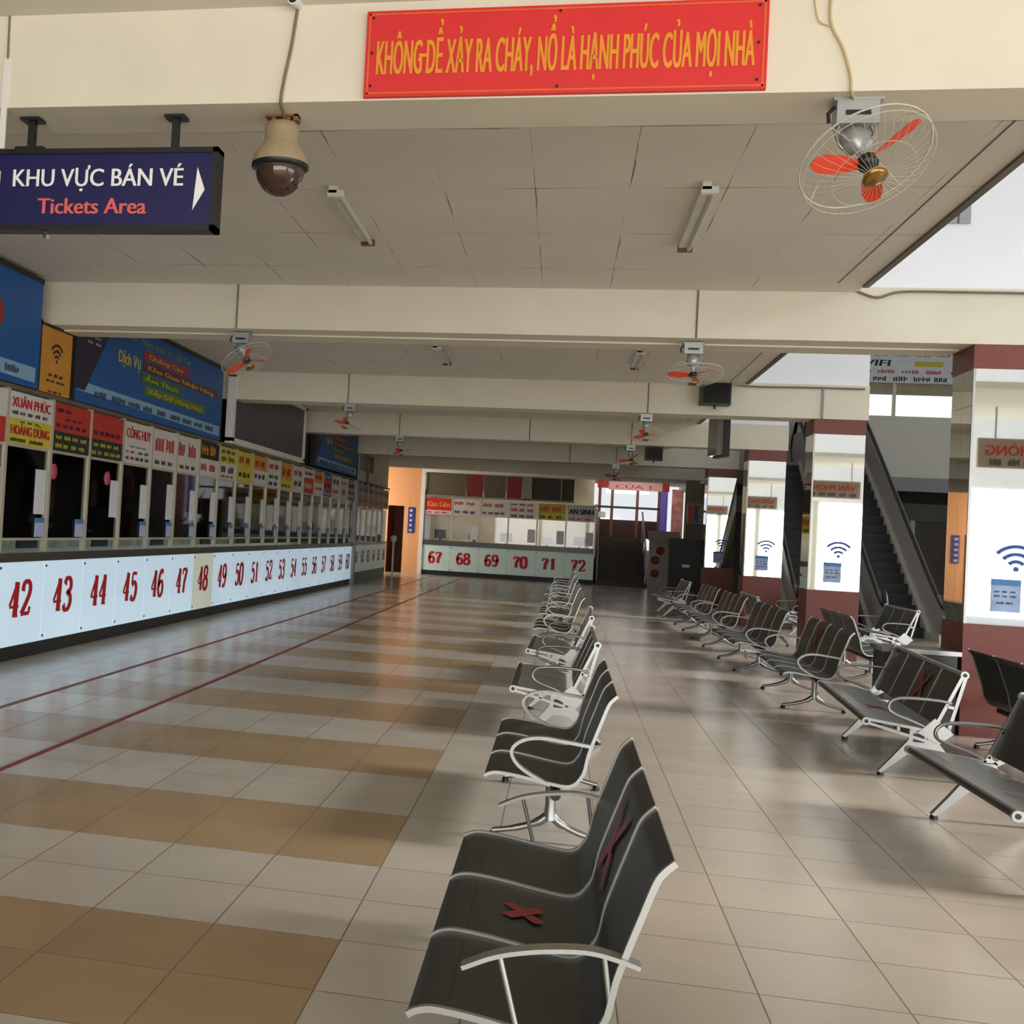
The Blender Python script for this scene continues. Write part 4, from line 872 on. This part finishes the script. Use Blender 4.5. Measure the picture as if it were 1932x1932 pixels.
def bench_b(label, loc, n=3, rz=0, marks=(), group='waiting benches', sticker=False):
    """bench with flat pierced panels, pierced end frames and a top rail"""
    b = empty('waiting_bench', loc, rz, label, 'bench', group); p = .58; L = n*p
    for k in range(n):
        y0, y1 = k*p+.012, (k+1)*p-.012; ym = (y0+y1)/2
        ribbon(MB(), [(-.3, .372), (-.28, .385), (-.2, .384), (-.05, .368), (.1, .345)], y0, y1, .008).build('seat_panel', M_SEAT2, b)
        q = MB().band([(.15, ym, .385), (.3, ym, .75)], y1-y0, .008).build('back_panel', M_SEAT, b)
        if ('b', k) in marks: cross(MB(), (.222, ym, .575), (.38, 0, 1), (0, 1, 0), .17, .022, .009).build('tape_cross', M_TAPE, q)
        if ('s', k) in marks: cross(MB(), (-.1, ym, .3785), (1, 0, -.1), (0, 1, 0), .1, .02, .0035).build('tape_cross', M_TAPE, q)
        if sticker and k == n-1: MB().box((.278, y1-.14, .6), (.284, y1-.01, .745), Matrix.Identity(4)).build('sticker', mat('magenta_sticker', (130, 40, 70), .5), q)
    for k in range(1, n):
        MB().bar((.155, k*p, .39), (.297, k*p, .745), .02, .018).build('back_rib', M_ALU2, b)
    MB().tube([(.307, -.01, .757), (.307, L+.01, .757)], .018, 10).build('top_rail', M_ALU2, b)
    MB().tube([(-.312, -.01, .378), (-.312, L+.01, .378)], .02, 10).build('front_rail', M_SEAT, b)
    MB().box((.0, 0, .26), (.07, L, .32)).build('beam', M_BLACK, b)
    for yy in (0, L):
        f = MB(); t = .014
        f.bar((-.3, yy, .392), (.12, yy, .345), t, .02); f.bar((-.3, yy, .366), (.12, yy, .265), t, .02)
        f.bar((-.1, yy, .37), (-.1, yy, .318), t, .02); f.bar((.1, yy, .345), (.1, yy, .27), t, .02); f.bar((.1, yy, .3), (.16, yy, .36), t, .07)
        f.bar((.13, yy, .37), (.298, yy, .75), t, .022); f.bar((.22, yy, .36), (.318, yy, .75), t, .022)
        f.bar((.2, yy, .53), (.255, yy, .52), t, .02); f.bar((.1, yy, .29), (.23, yy, .37), t, .03)
        for c in ((-.312, .378), (.308, .757)): f.tube([(c[0], yy-.012, c[1]), (c[0], yy+.012, c[1])], .028, 14)
        q = f.build('end_frame', M_ALU, b)
        k = MB()
        for c in ((-.312, .378), (.308, .757)): k.tube([(c[0], yy-.015, c[1]), (c[0], yy+.015, c[1])], .014, 12)
        k.build('end_cap', M_BLACK, q)
        MB().tube(smooth_path([(.235, yy, .55), (.16, yy, .563), (-.02, yy, .566), (-.13, yy, .55), (-.17, yy, .5), (-.14, yy, .45), (0, yy, .4), (.1, yy, .36)], 4), .012, 8).build('armrest', M_ALU, b)
    for yy in (.03, 1.6):
        lg = MB(); lg.prism([(-.02, .36), (.12, .36), (.16, .27), (.3, .09), (.37, .03), (.35, .02), (.22, .12), (.1, .2), (.0, .2), (-.12, .09), (-.2, .02), (-.22, .03), (-.13, .14), (-.03, .27)], yy-.022, yy+.022, 'y')
        
        if yy < .1: lg.prism([(.02, .33), (.13, .44), (.25, .34), (.16, .26)], yy-.05, yy-.02, 'y')
        q = lg.build('leg', M_ALU, b)
        MB().lathe([(.024, 0), (.024, .018), (.012, .03)], 10, Matrix.Translation((-.2, yy, 0))).build('foot_pad', M_BLACK, q); MB().lathe([(.024, 0), (.024, .018), (.012, .03)], 10, Matrix.Translation((.345, yy, 0))).build('foot_pad', M_BLACK, q)
    return b
GA = 'benches in the middle row facing the counter'; GR_ = 'benches in the right row facing the aisle'; GS = 'benches facing the escalators'
bench_a('nearest bench of middle row, red tape crosses on seat and back', (0, 2.95, 0), marks=(('s', 1), ('b', 1)), group=GA)
bA = bench_a('second bench of middle row, with looped armrests', (0, 5.93, 0), arm='loop', group=GA)
bC = bench_b('third bench of middle row, with pierced metal end frames', (0, 9.2, 0), group=GA)
o = copy_tree(bC, None, 'fourth bench of middle row, end frame seen over the third bench', GA); o.location = (.03, 12.25, 0); o.rotation_euler = (0, 0, R(-1))
for y, wd in ((15.3, 'fifth'), (18.3, 'sixth'), (21.4, 'seventh'), (24.5, 'eighth')):
    o = copy_tree(bA, None, wd+' bench of middle row counted from the camera', GA); o.location = (.02, y, 0)
o = copy_tree(bA, None, 'farthest bench of middle row, in front of number 72', GA); o.location = (.05, 27.5, 0)
# right row, facing the aisle
o = copy_tree(bC, None, 'bench cut off by the lower right edge of the picture', GR_); o.location = (2.47, 6.1, 0); o.rotation_euler = (0, 0, 0)
bench_b('bench with red tape cross in front of the nearest pillar', (2.5, 9.0, 0), n=4, rz=R(-4), marks=(('b', 1), ('s', 1)), group=GR_, sticker=True)
bench_a('bench with red tape cross, left of the tall pierced-frame bench', (2.48, 12.05, 0), n=4, arm='loop', rz=R(-2), marks=(('b', 2),), group=GR_)
bR = bench_a('right-row bench directly left of the second pillar base', (2.48, 15.3, 0), n=4, arm='loop', group=GR_)
for y, lb in ((18.6, 'right-row bench directly left of the third pillar base'), (21.7, 'right-row bench beside the black display board')):
    o = copy_tree(bR, None, lb, GR_); o.location = (2.48, y, 0)
o = copy_tree(bC, None, 'farthest right-row bench before the information board', GR_); o.location = (2.35, 25.4, 0)
# back-to-back row facing right
o = copy_tree(bA, None, 'bench seen from behind at the right edge before the nearest pillar', GS); o.location = (3.745, 10.95, 0); o.rotation_euler = (0, 0, pi)
o = copy_tree(bA, None, 'bench seen from behind left of the second pillar', GS); o.location = (3.76, 16.95, 0); o.rotation_euler = (0, 0, pi)
o = copy_tree(bC, None, 'bench facing right between the second and third pillars', GS); o.location = (3.45, 21.7, 0); o.rotation_euler = (0, 0, pi)
o = copy_tree(bC, None, 'bench at the foot of the nearer escalator, past the second pillar', GS); o.location = (4.85, 18.6, 0); o.rotation_euler = (0, 0, 0)
o = copy_tree(bC, None, 'bench at the foot of the farther escalator, past the third pillar', GS); o.location = (4.3, 22.4, 0); o.rotation_euler = (0, 0, 0)
# loose things around the benches
b = empty('low_cabinet', (3.2, 11.6, 0), 0, 'low dark green cabinet with bright metal rim left of nearest pillar', 'cabinet')
MB().box((-.3, -.2, .0), (.3, .2, .7)).build('body', mat('dark_green_lacquer', (14, 24, 19), .35), b); MB().box((-.33, -.22, .7), (.33, .22, .74)).build('top_rim', M_ALU, b)
tag(MB().box((2.13, 14.02, .378), (2.32, 14.36, .381)).box((2.127, 14.02, .29), (2.13, 14.36, .381)).build('paper_sheet', M_PAPER), 'white paper sheet lying on a right-row bench seat left of second pillar', 'paper')
